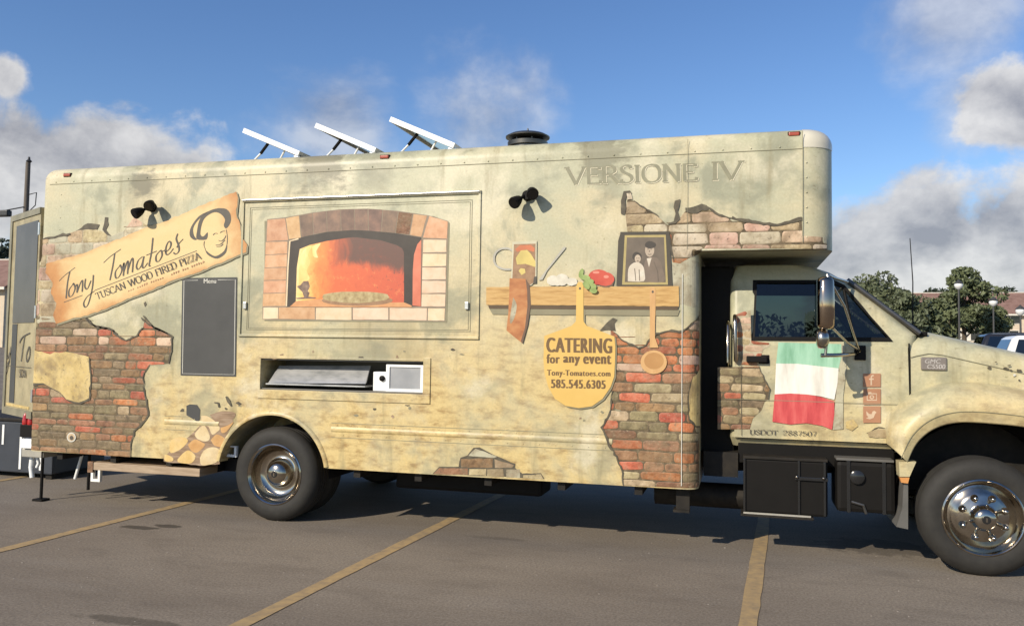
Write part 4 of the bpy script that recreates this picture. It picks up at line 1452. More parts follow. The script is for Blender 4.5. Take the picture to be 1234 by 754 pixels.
# wheel arch lip
arc = [(.52 * math.cos(t), .40 + .52 * math.sin(t)) for t in [math.radians(11 + 158 * i / 40) for i in range(41)]]
rows = []
for r_, y in ((.517, .06), (.517, -.014), (.530, -.018), (.548, -.012), (.556, .002)):
    rows.append([(r_ / .52 * a, y, .40 + (b - .40) * r_ / .52) for a, b in arc])
MB().grid(rows).build('wheel_arch_lip', 'wrap_plaster', T, 50)
# over-cab front corner cap (pale, unprinted)
cap = []
for zz, ins in [(ZT - .155, -.003), (ZT - .12, -.003)] + [(ZT - .12 + (.12 + .003) * math.sin(a), .12 * (1 - math.cos(a)) - .003 * math.cos(a)) for a in [math.pi / 2 * i / 7 for i in range(1, 7)]]:
    r_ = RO - ins
    cx, cy = XO - RO, RO
    cap.append([(cx + r_ * math.sin(t), cy - r_ * math.cos(t), zz) for t in [math.radians(90 * i / 10) for i in range(11)]])
MB().grid(cap).build('corner_cap', 'cap_white', T, 50)
# front edge rivet strip of the over-cab box
rs = MB()
for i in range(12):
    rs.lathe([(.009, 0), (.005, .008), (.0005, .009)], (XO - .004, .30, 2.33 + i * .065), 'y', 6)
tag(rs.build('front_edge_rivets', 'black_plastic', T), kind='stuff')
# roof marker lights
for px in ((81, 211), (463, 189), (957, 161)):
    q = at(*px)
    yy = 0.0
    dz = max(0, q.z - (ZT - .12))
    yy = .12 - math.sqrt(max(0, .12 ** 2 - dz ** 2))
    mb = MB().box((q.x - .038, yy - .018, q.z - .014), (q.x + .038, yy + .02, q.z + .014), .008)
    ml = mb.build('marker_light', 'marker_red', T)
    MB().box((q.x - .044, yy - .006, q.z - .02), (q.x + .044, yy + .03, q.z + .02), .004).build('bezel', 'black_plastic', ml)


# --- twin flood lights on the wall
def flood(px, py):
    c = at(px, py, 0)
    r = empty('flood_light', (0, 0, 0), T)
    MB().lathe([(.001, .045), (.035, .045), (.04, .03), (.045, 0)], (c.x, 0, c.z), 'y', 16).build('base', 'black_plastic', r, 40)
    for s, dz in ((-1, -.035), (1, .03)):
        hx = c.x + s * .062
        d = Vector((s * .35, -.8, -.55)).normalized()
        p0 = Vector((hx - s * .015, -.075, c.z + dz))
        mb = MB().tube([(c.x + s * .02, -.03, c.z), (hx - s * .03, -.06, c.z + dz * .7), p0], .014, 8)
        mb.tube([p0 - d * .012, p0, p0 + d * .03, p0 + d * .075, p0 + d * .09], [.016, .027, .039, .05, .047], 16)
        h = mb.build('lamp_head', 'black_plastic', r, 40)
        MB().tube([p0 + d * .087, p0 + d * .092], .042, 16).build('lens', 'glass_dark', h)


flood(636, 236)
flood(184, 250)

# --- pass-through opening below the hatch
OP = empty('pass_through', (0, 0, 0), T)
fr = MB()
fw = .048
fr.box((sx0 - .02, -.010, sz0 - .075), (sx1 + .065, .003, sz0), .003)
fr.box((sx1 + .002, -.010, sz0 + .001), (sx1 + .065, .003, sz1 + .03), .003)
fr.box((sx0 - .02, -.006, sz1), (sx1 + .001, .003, sz1 + .018), .002)
fr.box((sx0 - .02, -.006, sz0 + .001), (sx0, .003, sz1 - .001), .002)
fr.build('opening_frame', 'wrap_plaster', OP)
lin = MB()
lin.box((sx0 + .003, .40, sz0 + .003), (sx1 - .003, .415, sz1 - .003))
lin.box((sx0 + .003, .012, sz1 - .012), (sx1 - .003, .40, sz1 - .003)).box((sx0 + .003, .012, sz0 + .003), (sx1 - .003, .40, sz0 + .012))
lin.build('lining', 'lining_grey', OP)
q = [at(*p, .06) for p in A4((185, 128), (535, 128), (540, 195), (165, 192))]
tray = MB()
tray.box((q[3].x, .03, q[3].z - .012), (q[2].x, .32, q[3].z))
tray.add([(q[3].x + .02, .035, q[3].z), (q[2].x, .035, q[2].z), (q[1].x, .16, q[1].z), (q[0].x, .16, q[0].z), (q[3].x + .02, .05, q[3].z), (q[2].x, .05, q[2].z), (q[1].x, .175, q[1].z), (q[0].x, .175, q[0].z)],
         [(0, 1, 2, 3), (4, 7, 6, 5), (0, 4, 5, 1), (1, 5, 6, 2), (2, 6, 7, 3), (3, 7, 4, 0)])
tray.build('steel_tray', 'steel_sheet', OP)
bx_ = [at(*p, .05) for p in A4((565, 150), (752, 230))]
MB().box((bx_[0].x, .05, sz0 + .013), (sx1 - .006, .28, bx_[0].z), .006).build('white_box', 'white_paint', OP)
wb = [at(*p, .04) for p in A4((618, 122), (753, 232))]
fm = MB()
a0, a1, c0, c1 = wb[0].x, sx1 - .006, sz0 + .014, min(wb[0].z, sz1 - .015)
fm.box((a0, .02, c0), (a0 + .03, .045, c1)).box((a1 - .025, .02, c0), (a1, .045, c1)).box((a0 + .03, .02, c0), (a1 - .025, .045, c0 + .025)).box((a0 + .03, .02, c1 - .02), (a1 - .025, .045, c1))
wf = fm.build('small_window', 'white_paint', OP)
MB().box((a0 + .028, .03, c0 + .023), (a1 - .023, .034, c1 - .018)).build('pane', 'pane_reflection', wf)
kn = at(*A4((600, 175))[0], .05)
MB().lathe([(.024, 0), (.024, .015), (.015, .022), (.001, .022)], (kn.x, .05, kn.z), 'y', 16).build('knob', 'black_plastic', OP, 40)

# --- solar panels and roof vent
for (u0, v0), (u1, v1) in (((293, 157), (360, 185)), ((380, 151), (452, 181)), ((470, 143.5), (547, 175.5))):
    p0, p1 = at(u0, v0, .33), at(u1, v1, .33)
    r = empty('solar_panel', (0, 0, 0), T)
    d = (p1 - p0)
    d.y = 0
    d.normalize()
    nrm = Vector((-d.z, 0, d.x))
    if nrm.z < 0: nrm = -nrm
    th = .046
    depth = 1.45
    cs = []
    for p in (p0, p1):
        for y in (.33, .33 + depth):
            cs += [Vector((p.x, y, p.z)) + nrm * th / 2, Vector((p.x, y, p.z)) - nrm * th / 2]
    def bar(a, b, c, e):  # slab a..b along the slope, c..e in y
        vs = []
        for t in (a, b):
            for y in (c, e):
                for s in (-.5, .5):
                    vs.append(tuple(Vector((p0.x, y, p0.z)) + (p1 - p0) * t + nrm * th * s))
        return vs, [(0, 1, 3, 2), (4, 6, 7, 5), (0, 4, 5, 1), (2, 3, 7, 6), (0, 2, 6, 4), (1, 5, 7, 3)]
    fr = MB()
    y0, y1 = .33, .33 + depth
    fr.add(*bar(0, 1, y0, y0 + .03)).add(*bar(0, 1, y1 - .03, y1)).add(*bar(0, .05, y0 + .03, y1 - .03)).add(*bar(.95, 1, y0 + .03, y1 - .03))
    fr.build('frame', 'white_paint', r)
    vs = []
    for t in (.05, .95):
        for y in (y0 + .03, y1 - .03):
            for s in (-.005, .012):
                vs.append(tuple(Vector((p0.x, y, p0.z)) + (p1 - p0) * t + nrm * s))
    MB().add(vs, [(0, 1, 3, 2), (4, 6, 7, 5), (0, 4, 5, 1), (2, 3, 7, 6), (0, 2, 6, 4), (1, 5, 7, 3)]).build('cells', 'solar_cell', r)
    m = p0.lerp(p1, .42)
    base = Vector((p0.x + .02, y0 + .06, ZT))
    MB().tube([base, m.lerp(base, .45) + Vector((0, .05, 0))], .009, 8).build('strut', 'white_paint', r)
    MB().tube([m.lerp(base, .45) + Vector((0, .05, 0)), (m.x, y0 + .06, m.z)], .014, 8).build('gas_spring', 'black_plastic', r)
    MB().tube(catmull3 if False else [(m.x + .12, y0 + .06, ZT), (m.x + .12, y0 + .06, ZT + .07), (m.x + .18, y0 + .06, p0.lerp(p1, .62).z - .01)], .009, 8).build('strut', 'white_paint', r)
    MB().box((p1.x - .06, y0 + .02, ZT - .002), (p1.x, y0 + .10, p1.z - .01)).build('hinge', 'aluminium', r)
vq = at(636, 165, .5)
V = empty('roof_vent', (0, 0, 0), T)
MB().lathe([(.17, ZT - .01), (.165, ZT + .03), (.15, ZT + .035), (.15, ZT + .075), (.172, ZT + .08), (.175, ZT + .115), (.14, ZT + .125), (.001, ZT + .125)], (vq.x, .5, 0), 'z', 32).build('base', 'vent_metal', V, 40)
MB().lathe([(.001, ZT + .215), (.004, ZT + .245), (.012, ZT + .215), (.08, ZT + .205), (.155, ZT + .185), (.192, ZT + .165), (.19, ZT + .155), (.13, ZT + .14), (.001, ZT + .14)], (vq.x, .5, 0), 'z', 36).build('cap', 'vent_metal', V, 40)
for i in range(6):
    t = i * math.pi / 3
    MB().tube([(vq.x + .13 * math.cos(t), .5 + .13 * math.sin(t), ZT + .12), (vq.x + .13 * math.cos(t), .5 + .13 * math.sin(t), ZT + .15)], .007, 6).build('post', 'vent_metal', V)


# --- wheels
def wheel(name, x, yface, sgn, front):
    """sgn -1: face to -y; the tyre outside at yface"""
    r = empty(name, (x, yface, .405), T)
    R_ = .405
    wd = .235
    s = 1
    prof = [(.255, -.02), (.264, .004), (.295, .012), (.345, .012), (.378, -.006), (.397, -.03), (.405, -.045), (.405, -.07), (.397, -.072), (.397, -.08), (.405, -.082), (.405, -.112), (.397, -.114), (.397, -.122), (.405, -.124), (.405, -.155), (.397, -.157), (.397, -.165), (.405, -.167), (.405, -wd + .05), (.397, -wd + .03), (.375, -wd), (.30, -wd - .01), (.255, -wd + .02), (.255, -.02)]
    o = MB().lathe(prof, (0, 0, 0), 'y', 56).build('tyre', 'rubber', r, 45)
    if front:
        prof = [(.268, -.012), (.272, .008), (.262, .014), (.250, .006), (.238, -.03), (.225, -.042), (.205, -.036), (.175, -.01), (.15, .004), (.10, .010), (.085, .02), (.078, .055), (.06, .075), (.03, .082), (.001, .083)]
    else:
        prof = [(.268, -.012), (.272, .008), (.262, .014), (.248, .004), (.236, -.04), (.215, -.095), (.18, -.118), (.135, -.122), (.122, -.11), (.112, -.06), (.095, -.028), (.07, -.010), (.03, 0), (.001, .001)]
    prof = [(a * .965, b_) for a, b_ in prof]
    h = MB().lathe(prof, (0, 0, 0), 'y', 56).build('wheel_cover', 'chrome', r, 60)
    nb = MB()
    rr, hh = (.142, .006) if front else (.16, -.130)
    for i in range(8 if front else 0):
        t = 2 * math.pi * (i + .5) / 8
        MB().lathe([(.026, 0), (.022, .006), (.017, .012), (.017, .034), (.012, .042), (.001, .044)], (rr * math.cos(t), -hh, rr * math.sin(t)), 'y', 12).build('nut_cover', 'chrome', h, 50)
    em = .084 if front else .002
    MB().lathe([(.028, 0), (.028, .003), (.024, .004), (.001, .004)], (0, -em, 0), 'y', 20).build('hub_emblem', 'black_gloss', h)
    MB().box((-.006, -em - .007, -.014), (.006, -em - .003, .014)).build('emblem_bar', 'chrome', h)
    dh = MB()
    for i in range(4):
        t = 2 * math.pi * i / 4 + .2
        k = .243 if front else .225
        dh.lathe([(.014, 0), (.013, .002), (.001, .002)], (k * math.cos(t), .012 if front else .06, k * math.sin(t)), 'y', 10)
    if sgn > 0:
        r.rotation_euler.z = math.pi
    return r


wheel('wheel', 0, .05, -1, False)
wheel('wheel', 0, .32, -1, False)
wheel('wheel', 5.491, .085, -1, True)
wheel('wheel', 0, WID - .05, 1, False)
wheel('wheel', 5.491, WID - .085, 1, True)
# mud guard bracket seen in the rear arch
mg = MB()
q = [at(*p, .10) for p in D3((600, 455), (725, 455), (715, 552), (612, 550))]
xa, xb, za, zb_ = q[0].x, q[1].x, q[2].z, q[0].z
mg.box((xa, .09, za), (xa + .022, .12, zb_)).box((xb - .022, .09, za), (xb, .12, zb_)).box((xa + .022, .09, za), (xb - .022, .12, za + .022)).box((xa + .022, .09, zb_ - .01), (xb - .022, .12, zb_))
mg.build('mud_guard_bracket', 'white_paint', T)
MB().box((xa - .05, .12, za - .13), (xb + .02, .5, za - .02)).build('mud_guard', 'black_plastic', T)
# inside of the arch and the floor
MB().grid([[(.54 * math.cos(t), y, .40 + .54 * math.sin(t)) for t in [math.radians(180 * i / 24) for i in range(25)]] for y in (.012, .60)]).build('arch_liner', 'black_plastic', T)

# --- chassis
ch = MB()
for y in (.78, 1.60):
    ch.box((-2.45, y, .56), (6.5, y + .07, .80))
ch.build('frame_rails', 'black_frame', T)
for x in (-2.2, -1.2, .8, 2.0, 3.2, 4.6, 6.2):
    MB().box((x, .85, .58), (x + .08, 1.60, .76)).build('cross_member', 'black_frame', T)
for x in (-2.3, -1.7, -1.1, .75, 1.3, 1.9, 2.5, 3.1):
    MB().box((x, .05, ZB - .07), (x + .06, WID - .05, ZB - .004)).build('floor_bearer', 'black_frame', T)
MB().tube([(0, .3, .405), (0, 1.0, .405), (0, 1.05, .42), (0, 1.39, .42), (0, 1.44, .405), (0, 2.14, .405)], [.06, .07, .17, .17, .07, .06], 16).build('rear_axle', 'black_frame', T, 40)
MB().tube([(5.491, .3, .40), (5.491, 2.14, .40)], .055, 12).build('front_axle', 'black_frame', T, 40)
MB().tube([(.1, 1.22, .43), (4.6, 1.22, .55)], .05, 12).build('drive_shaft', 'black_frame', T, 40)
MB().box((1.0, .35, .30), (2.3, .72, .56), .03).build('under_tank', 'black_plastic', T)
MB().tube([(3.2, .62, .36), (3.9, .62, .36)], .10, 14).build('muffler', 'black_frame', T, 40)
tow = at(823, 605, .12)
MB().box((tow.x - .05, .10, tow.z - .05), (tow.x + .05, .16, ZB)).box((tow.x - .07, .08, tow.z - .07), (tow.x + .05, .2, tow.z - .05)).build('skid_bracket', 'black_frame', T)
# rear: bumper step, tail lights, stabiliser, sliding step
MB().box((-2.82, .15, .405), (-2.56, 2.29, .485), .008).build('rear_bumper', 'bumper_grey', T)
tlb = MB().box((-2.80, .10, .60), (-2.625, .16, .72), .006).build('tail_light_box', 'black_plastic', T)
for i in range(3):
    x = -2.785 + i * .062
    MB().lathe([(.030, ZB + .228), (.030, ZB + .26), (.022, ZB + .315), (.012, ZB + .335), (.001, ZB + .338)], (x + .018, .13, 0), 'z', 14).build('tail_lamp', 'tail_red', tlb, 40)
MB().box((-2.80, .12, .49), (-2.63, .20, .585), .012).box((-2.83, .17, .43), (-2.78, .23, .57), .01).build('bumper_guard', 'white_paint', T)
MB().tube([(-2.76, .22, .42), (-2.77, .22, .30), (-2.75, .22, .20)], .022, 10).tube([(-2.70, .22, .40), (-2.68, .22, .34), (-2.70, .22, .30)], .016, 10).build('tow_loop', 'white_paint', T, 40)
MB().tube([(-2.575, .16, .02), (-2.575, .16, .50)], .014, 8).box((-2.63, .11, 0), (-2.52, .21, .02)).build('stabiliser_leg', 'black_plastic', T)
ws = [at(*p, .04) for p in ((110, 556), (241, 569))]
MB().box((ws[0].x, .035, .345), (ws[1].x, .60, .415), .006).build('sliding_step', 'wood_step', T)
MB().box((ws[0].x - .03, .028, .32), (ws[0].x + .03, .06, .42), .004).build('step_bracket', 'brick_brown', T)
for px in (112.5, ):
    x = at(px, 575, .22).x
    mb = MB().box((x - .04, .23, .20), (x - .015, .26, .335)).box((x + .04, .23, .20), (x + .065, .26, .335)).box((x - .015, .23, .20), (x + .04, .26, .225))
    mb.build('step_leg', 'white_paint', T)
x = at(96, 565, .3).x
MB().tube([(x + .02, .3, .43), (x - .05, .3, .20)], .014, 8).build('step_leg', 'white_paint', T)
MB().tube([(x + .09, .32, .44), (x + .09, .32, .10)], .014, 8).build('step_post', 'black_plastic', T)
# open rear door: printed outer face turned to the viewer
RD = empty('rear_door', (0, 0, 0), T)
h0, h1 = Vector((-2.615, .055, 0)), at(9, 380, .50)
h1.z = 0
dd = (h1 - h0).normalized()
nn = Vector((dd.y, -dd.x, 0))
if nn.y > 0: nn = -nn
L_ = (h1 - h0).length


def dpt(s, z, o): return tuple(h0 + dd * s + nn * o + Vector((0, 0, z)))


def dslab(mb, s0, s1, z0, z1, o0, o1):
    vs = [dpt(s, z, o) for z in (z0, z1) for o in (o0, o1) for s in (s0, s1)]
    return mb.add(vs, [(0, 2, 3, 1), (4, 5, 7, 6), (0, 1, 5, 4), (2, 6, 7, 3), (0, 4, 6, 2), (1, 3, 7, 5)])


DZ0, DZ1 = .78, 2.81
dslab(MB(), 0, L_, DZ0, DZ1, -.03, 0).build('door_panel', 'door_cream', RD)
f_ = MB()
dslab(f_, 0, L_, DZ1 - .06, DZ1, 0, .012)
dslab(f_, 0, L_, DZ0, DZ0 + .07, 0, .012)
dslab(f_, L_ - .07, L_, DZ0 + .07, DZ1 - .06, 0, .012)
f_.build('door_frame', 'door_olive', RD)
dslab(MB(), .05, L_ - .20, 1.70, DZ1 - .12, 0, .006).build('door_window', 'window_brown', RD)
dslab(MB(), .05, L_ - .20, 1.70, DZ1 - .12, .001, .003).build('window_backing', 'board_black', RD)
dslab(MB(), L_ - .36, L_ - .20, DZ0 + .12, 1.69, 0, .005).build('door_panel_inset', 'board_black', RD)
dslab(MB(), .10, L_ - .1, DZ0 + .085, DZ0 + .11, 0, .006).build('door_moulding', 'plaster_patch', RD)


def door_stroke(name, paths, wd, m):
    mb = MB()
    for k, p in enumerate(paths):
        L, R_ = [], []
        for i in range(len(p)):
            a, b = p[max(0, i - 1)], p[min(len(p) - 1, i + 1)]
            dx, dz = b[0] - a[0], b[1] - a[1]
            l = math.hypot(dx, dz) or 1
            ww = wd * (.5 + .5 * abs(dz / l))
            L.append(dpt(p[i][0] - dz / l * ww / 2, p[i][1] + dx / l * ww / 2, .007 + k * .0002))
            R_.append(dpt(p[i][0] + dz / l * ww / 2, p[i][1] - dx / l * ww / 2, .007 + k * .0002))
        mb.grid([L, R_])
    return mb.build(name, m, RD)


# mirrored s axis: s grows away from the hinge, to the left in view
lx = lambda s: .58 - s
door_stroke('script_lettering', [catmull([(lx(a), b) for a, b in q], 5) for q in (
    [(.10, 1.50), (.20, 1.56), (.42, 1.60)], [(.26, 1.57), (.22, 1.45), (.18, 1.32)], [(.40, 1.46), (.34, 1.38), (.37, 1.32), (.44, 1.38), (.43, 1.46), (.40, 1.46)],
    [(-.30, 1.42), (-.28, 1.34), (-.20, 1.40)], [(-.17, 1.46), (-.22, 1.30), (-.30, 1.18), (-.34, 1.22), (-.2, 1.32)])], .022, 'ink')
door_stroke('underline', [[(lx(-.3), 1.265), (lx(.5), 1.265)]], .010, 'ink')
tw = .085
pth = []
cx = .14
for c in 'SCAN':
    wd, ps, se = SER[c]
    for p in ps:
        pth.append([(lx(cx + a * tw), 1.165 + b * .075) for a, b in (catmull(p, 4) if len(p) > 3 else p)])
    cx += wd * tw
door_stroke('serif_lettering', pth, .012, 'ink')
for z in (1.0, 1.8, 2.6):
    MB().tube([(h0.x, h0.y - .012, z - .06), (h0.x, h0.y - .012, z + .06)], .014, 10).build('hinge', 'aluminium', RD, 40)

# ------------------------------------------------------------------ cab
CY = .33
cab_levels = [(.79, 3.82, 5.06, .39, .05), (.86, 3.80, 5.10, .338, .06), (1.10, 3.80, 5.12, .33, .08), (1.45, 3.80, 5.13, .33, .08), (1.60, 3.80, 5.13, .335, .08), (1.66, 3.80, 5.15, .34, .10),
              (1.80, 3.80, 5.00, .365, .12), (1.95, 3.80, 4.82, .395, .13), (2.08, 3.80, 4.66, .425, .14), (2.15, 3.81, 4.56, .46, .16), (2.205, 3.84, 4.42, .50, .16), (2.225, 3.90, 4.25, .62, .14)]


def cab_ring(l, ins=0.0, dz=0.0):
    z, x0, x1, y, r = l
    return ring_rect(x0 + ins, x1 - ins, y + ins, WID - y - ins, (.06, r, r, .06), z + dz, 6)


CAB = MB().rings([cab_ring(l) for l in cab_levels]).build('cab_shell', 'wrap_cab', T)
inner = MB().rings([cab_ring(l, .05, .0) for l in cab_levels[3:-2]]).build('cut', None)
wn = [(at(a, b, .34).x, at(a, b, .34).z) for a, b in ((907, 408), (910, 338), (1006, 338), (1018, 344), (1073, 409))]
sidecut = MB().prism(wn, -.3, WID + .3).build('cut', None)
ws_b, ws_t = Vector((5.145, 0, 1.68)), Vector((4.665, 0, 2.075))
wd_ = (ws_t - ws_b).normalized()
wn_ = Vector((-wd_.z, 0, wd_.x))
if wn_.x < 0: wn_ = -wn_


def ws_pt(t, y, o):
    p = ws_b.lerp(ws_t, t)
    return (p.x + wn_.x * o, y, p.z + wn_.z * o)


vs = [ws_pt(t, y, o) for o in (-.16, .16) for t, y in ((.04, .40), (.04, WID - .40), (.96, WID - .49), (.96, .49))]
wcut = MB().add(vs, [(0, 1, 2, 3), (4, 7, 6, 5), (0, 4, 5, 1), (1, 5, 6, 2), (2, 6, 7, 3), (3, 7, 4, 0)]).build('cut', None)
boolean(CAB, [inner, sidecut, wcut])
for p in CAB.data.polygons:
    p.use_smooth = True
CAB.data.set_sharp_from_angle(angle=math.radians(30))
MB().box((XF - .02, .46, .72), (3.83, WID - .46, 2.20), .02).build('cab_gap_filler', 'black_plastic', T)  # dark box added to block the bright see-through gap behind the cab
# side glass, dark seal, windscreen


def cab_y(z):
    for a, b in zip(cab_levels, cab_levels[1:]):
        if a[0] <= z <= b[0]:
            return a[3] + (b[3] - a[3]) * (z - a[0]) / (b[0] - a[0])
    return CY


for side in (0, 1):
    fy = (lambda z: cab_y(z)) if side == 0 else (lambda z: WID - cab_y(z))
    s = 1 if side == 0 else -1
    cx_, cz_ = sum(p[0] for p in wn) / 5, sum(p[1] for p in wn) / 5
    big = [(cx_ + (x - cx_) * 1.0 + (.0), z) for x, z in wn]
    gl = MB().add([(x, fy(z) + s * .018, z) for x, z in wn], [tuple(range(5))])
    g = gl.build('side_window', 'glass_tint', T)
    ring = MB()
    outer = [(cx_ + (x - cx_) * 1.035, cz_ + (z - cz_) * 1.06) for x, z in wn]
    inn = [(cx_ + (x - cx_) * .965, cz_ + (z - cz_) * .94) for x, z in wn]
    n5 = len(wn)
    vs = [(x, fy(z) - s * .005, z) for x, z in outer] + [(x, fy(z) - s * .005, z) for x, z in inn]
    vs += [(x, fy(z) + s * .02, z) for x, z in inn]
    fs = [(i, (i + 1) % n5, n5 + (i + 1) % n5, n5 + i) for i in range(n5)] + [(n5 + i, n5 + (i + 1) % n5, 2 * n5 + (i + 1) % n5, 2 * n5 + i) for i in range(n5)]
    ring.add(vs, fs)
    ring.build('window_seal', 'black_plastic', g)
    # quarter-light divider
    t0 = at(1018, 344, .34), at(1030, 409, .30)
    MB().tube([(t0[0].x, fy(t0[0].z) + s * .012, t0[0].z), (t0[1].x, fy(t0[1].z) + s * .012, t0[1].z)], .011, 8).build('window_divider', 'black_plastic', g)
MB().add([ws_pt(.02, .385, .004), ws_pt(.02, WID - .385, .004), ws_pt(.98, WID - .475, .004), ws_pt(.98, .475, .004)], [(0, 1, 2, 3)]).build('windscreen', 'glass_tint', T)
MB().tube([ws_pt(-.03, .38, .006), ws_pt(1.0, .49, .012)], .020, 8).build('windscreen_trim', 'vent_metal', T, 40)
MB().box((5.02, .40, 1.655), (5.22, WID - .40, 1.69), .01).build('cowl', 'black_plastic', T)
for y in (.55, 1.3):
    MB().tube([(5.14, y, 1.70), (5.08, y + .28, 1.755), (5.0, y + .55, 1.825)], .009, 6).build('wiper', 'black_plastic', T)
# interior
INT = MB().box((4.72, .36, 1.30), (5.06, WID - .36, 1.64), .04).build('dashboard', 'dash', T)
for y in (.55, 1.50):
    st = MB().box((3.95, y, 1.22), (4.45, y + .42, 1.38), .05).build('seat', 'seat_cloth', T)
    MB().box((3.88, y + .01, 1.36), (4.02, y + .41, 1.86), .04).build('backrest', 'seat_cloth', st)
    MB().box((3.89, y + .1, 1.87), (3.99, y + .32, 2.02), .03).build('headrest', 'seat_cloth', st)
sw = []
for i in range(25):
    t = 2 * math.pi * i / 24
    sw.append((4.62 - .06 * math.sin(t), 1.71 + .2 * math.cos(t), 1.66 + .17 * math.sin(t)))
MB().tube(sw, .014, 8, False).tube([(4.62, 1.71, 1.66), (4.80, 1.71, 1.54)], .03, 8).build('steering_wheel', 'black_plastic', T, 40)

# door skin
dr = [(at(885, 520, CY).x, .862), (5.045, .862), (5.068, .89), (5.074, 1.20), (5.068, 1.575), (at(885, 520, CY).x, 1.575)]
DOOR = MB().prism(dr, CY - .010, CY + .01).build('cab_door', 'wrap_cab', T)
YD = CY - .010
gap_ = MB()
gap_.box((5.0745, CY - .008, .86), (5.082, CY + .02, 1.60)).box((3.86, CY - .006, .854), (5.07, CY + .02, .860))
gap_.build('shut_line', 'black_plastic', T)
DK = lambda nm, px, m, off: D(nm, px, m, off, DOOR, YD)
brk = [(E2, [(105, 340), (160, 320), (205, 312), (205, 540), (150, 610), (130, 600), (130, 380)])]
R5 = D8((-28, 120), (30, 120), (240, 112), (250, 150), (285, 215), (312, 262), (300, 330), (275, 345), (255, 400), (200, 450), (180, 520), (-28, 520))
brickwork(R5, 77, lambda rn, x, z: pick(rn, [('brick_olive', 3), ('brick_tan', 3), ('brick_brown', 3), ('brick_red', .6)]), 'mortar', (.055, .07), (.13, .26), off=.0010, y=YD, parent=DOOR)
crack(D8((240, 112), (250, 150), (285, 215), (312, 262), (300, 330)), 1.4, 81, .0095, True, 'crack_dark', YD, DOOR)
R6 = E2((90, 345), (150, 322), (200, 312), (205, 525), (330, 540), (335, 560), (290, 585), (270, 640), (250, 700), (90, 690))
brickwork(R6, 79, lambda rn, x, z: pick(rn, [('brick_red', 4), ('brick_pink', 2), ('brick_tan', 2)]), 'mortar_pale', (.05, .07), (.10, .18), off=.0012, y=YD - .001, parent=DOOR)
for k, q in enumerate(([(940, 540), (1010, 515), (1085, 530), (1080, 578), (950, 572)], [(1070, 432), (1150, 420), (1160, 445), (1080, 452)], [(1095, 500), (1110, 480), (1142, 470), (1142, 565), (1092, 560)], [(800, 470), (850, 455), (880, 500), (840, 530), (800, 510)])):
    DK('stone_block', rough_poly(D8(*q), .5, 4, 90 + k), 'brick_tan' if k != 3 else 'plaster_patch', .0076)
crack(D8((935, 545), (1010, 510), (1090, 525)), 1.3, 95, .002, True, 'crack_dark', YD, DOOR)
DK('flag_shadow', B1((550, 380), (566, 382), (575, 480), (560, 600), (560, 742), (515, 745), (540, 480)), 'plaster_grey', .0080)
DK('flag_green', B1((280, 368), (360, 370), (435, 372), (552, 375), (553, 430), (540, 480), (450, 470), (360, 460), (270, 459)), 'flag_green', .0090)
DK('flag_white', B1((270, 459), (360, 460), (450, 470), (540, 480), (536, 540), (522, 615), (460, 600), (400, 592), (330, 588), (264, 592)), 'flag_white', .0090)
DK('flag_red', B1((264, 592), (330, 588), (400, 592), (460, 602), (522, 622), (522, 680), (512, 745), (470, 728), (400, 716), (330, 722), (254, 710)), 'flag_red', .0090)
for k, q in enumerate(([(912, 160), (1025, 160), (1025, 247), (912, 247)], [(912, 258), (1025, 258), (1025, 360), (912, 360)], [(912, 370), (1025, 370), (1025, 478), (912, 478)])):
    DK('icon_tile', D8(*q), 'icon_orange', .0090)
strokes('icon_letter_f', [catmull(D8((980, 172), (968, 176), (964, 190), (964, 235)), 4), D8((950, 196), (980, 196))], (0, 0), 1.7, 'icon_pale', .0096, DOOR, YD)
strokes('icon_camera', [D8((938, 290), (998, 290), (998, 332), (938, 332), (938, 288)), catmull(D8((968, 300), (956, 311), (968, 323), (980, 311), (968, 300)), 4), D8((945, 283), (965, 283))], (0, 0), 1.3, 'icon_pale', .0096, DOOR, YD)
DK('icon_bird', D8((932, 402), (950, 420), (966, 422), (972, 405), (984, 400), (998, 410), (988, 422), (980, 445), (955, 455), (930, 448), (946, 440), (934, 428)), 'icon_pale', .0096)
serif('serif_lettering', 'USDOT', D8((178, 552))[0], D8((360, 556))[0], D8((178, 522))[0], 'ink', .0096, .15, DOOR, YD)
serif('serif_lettering', '2887507', D8((392, 556))[0], D8((612, 564))[0], D8((392, 527))[0], 'ink', .0096, .15, DOOR, YD)
strokes('door_crease', [D8((30, 322), (400, 335), (1215, 362))], (0, 0), .6, 'panel_line', .0102, DOOR, YD)
strokes('door_seam', [D8((125, 20), (124, 300), (126, 560))], (0, 0), .6, 'crack_dark', .0104, DOOR, YD)
hq = [at(*p, CY - .03) for p in B1((130, 420), (243, 462))]
dh = MB().box((hq[0].x, CY - .012, hq[1].z), (hq[1].x, CY - .001, hq[0].z), .006).box((hq[0].x + .02, CY - .055, hq[1].z + .012), (hq[1].x - .02, CY - .012, hq[0].z - .01), .008)
dh.build('door_handle', 'black_plastic', DOOR)
ga = [at(*p, CY - .09) for p in B1((92, 250), (95, 445))]
MB().tube([(ga[0].x, CY + .05, ga[0].z), (ga[0].x, CY - .05, ga[0].z - .01), (ga[0].x, CY - .075, ga[0].z - .06), (ga[1].x, CY - .075, ga[1].z + .06), (ga[1].x, CY - .05, ga[1].z), (ga[1].x, CY + .02, ga[1].z)], .016, 10).build('grab_handle', 'chrome_dull', T, 50)
MB().tube([(ga[0].x - .055, CY + .03, ga[0].z - .05), (ga[0].x - .055, CY - .02, ga[0].z - .08), (ga[0].x - .055, CY - .02, ga[1].z - .02), (ga[0].x - .055, CY + .03, ga[1].z - .04)], .013, 10).build('grab_handle', 'chrome', T, 50)

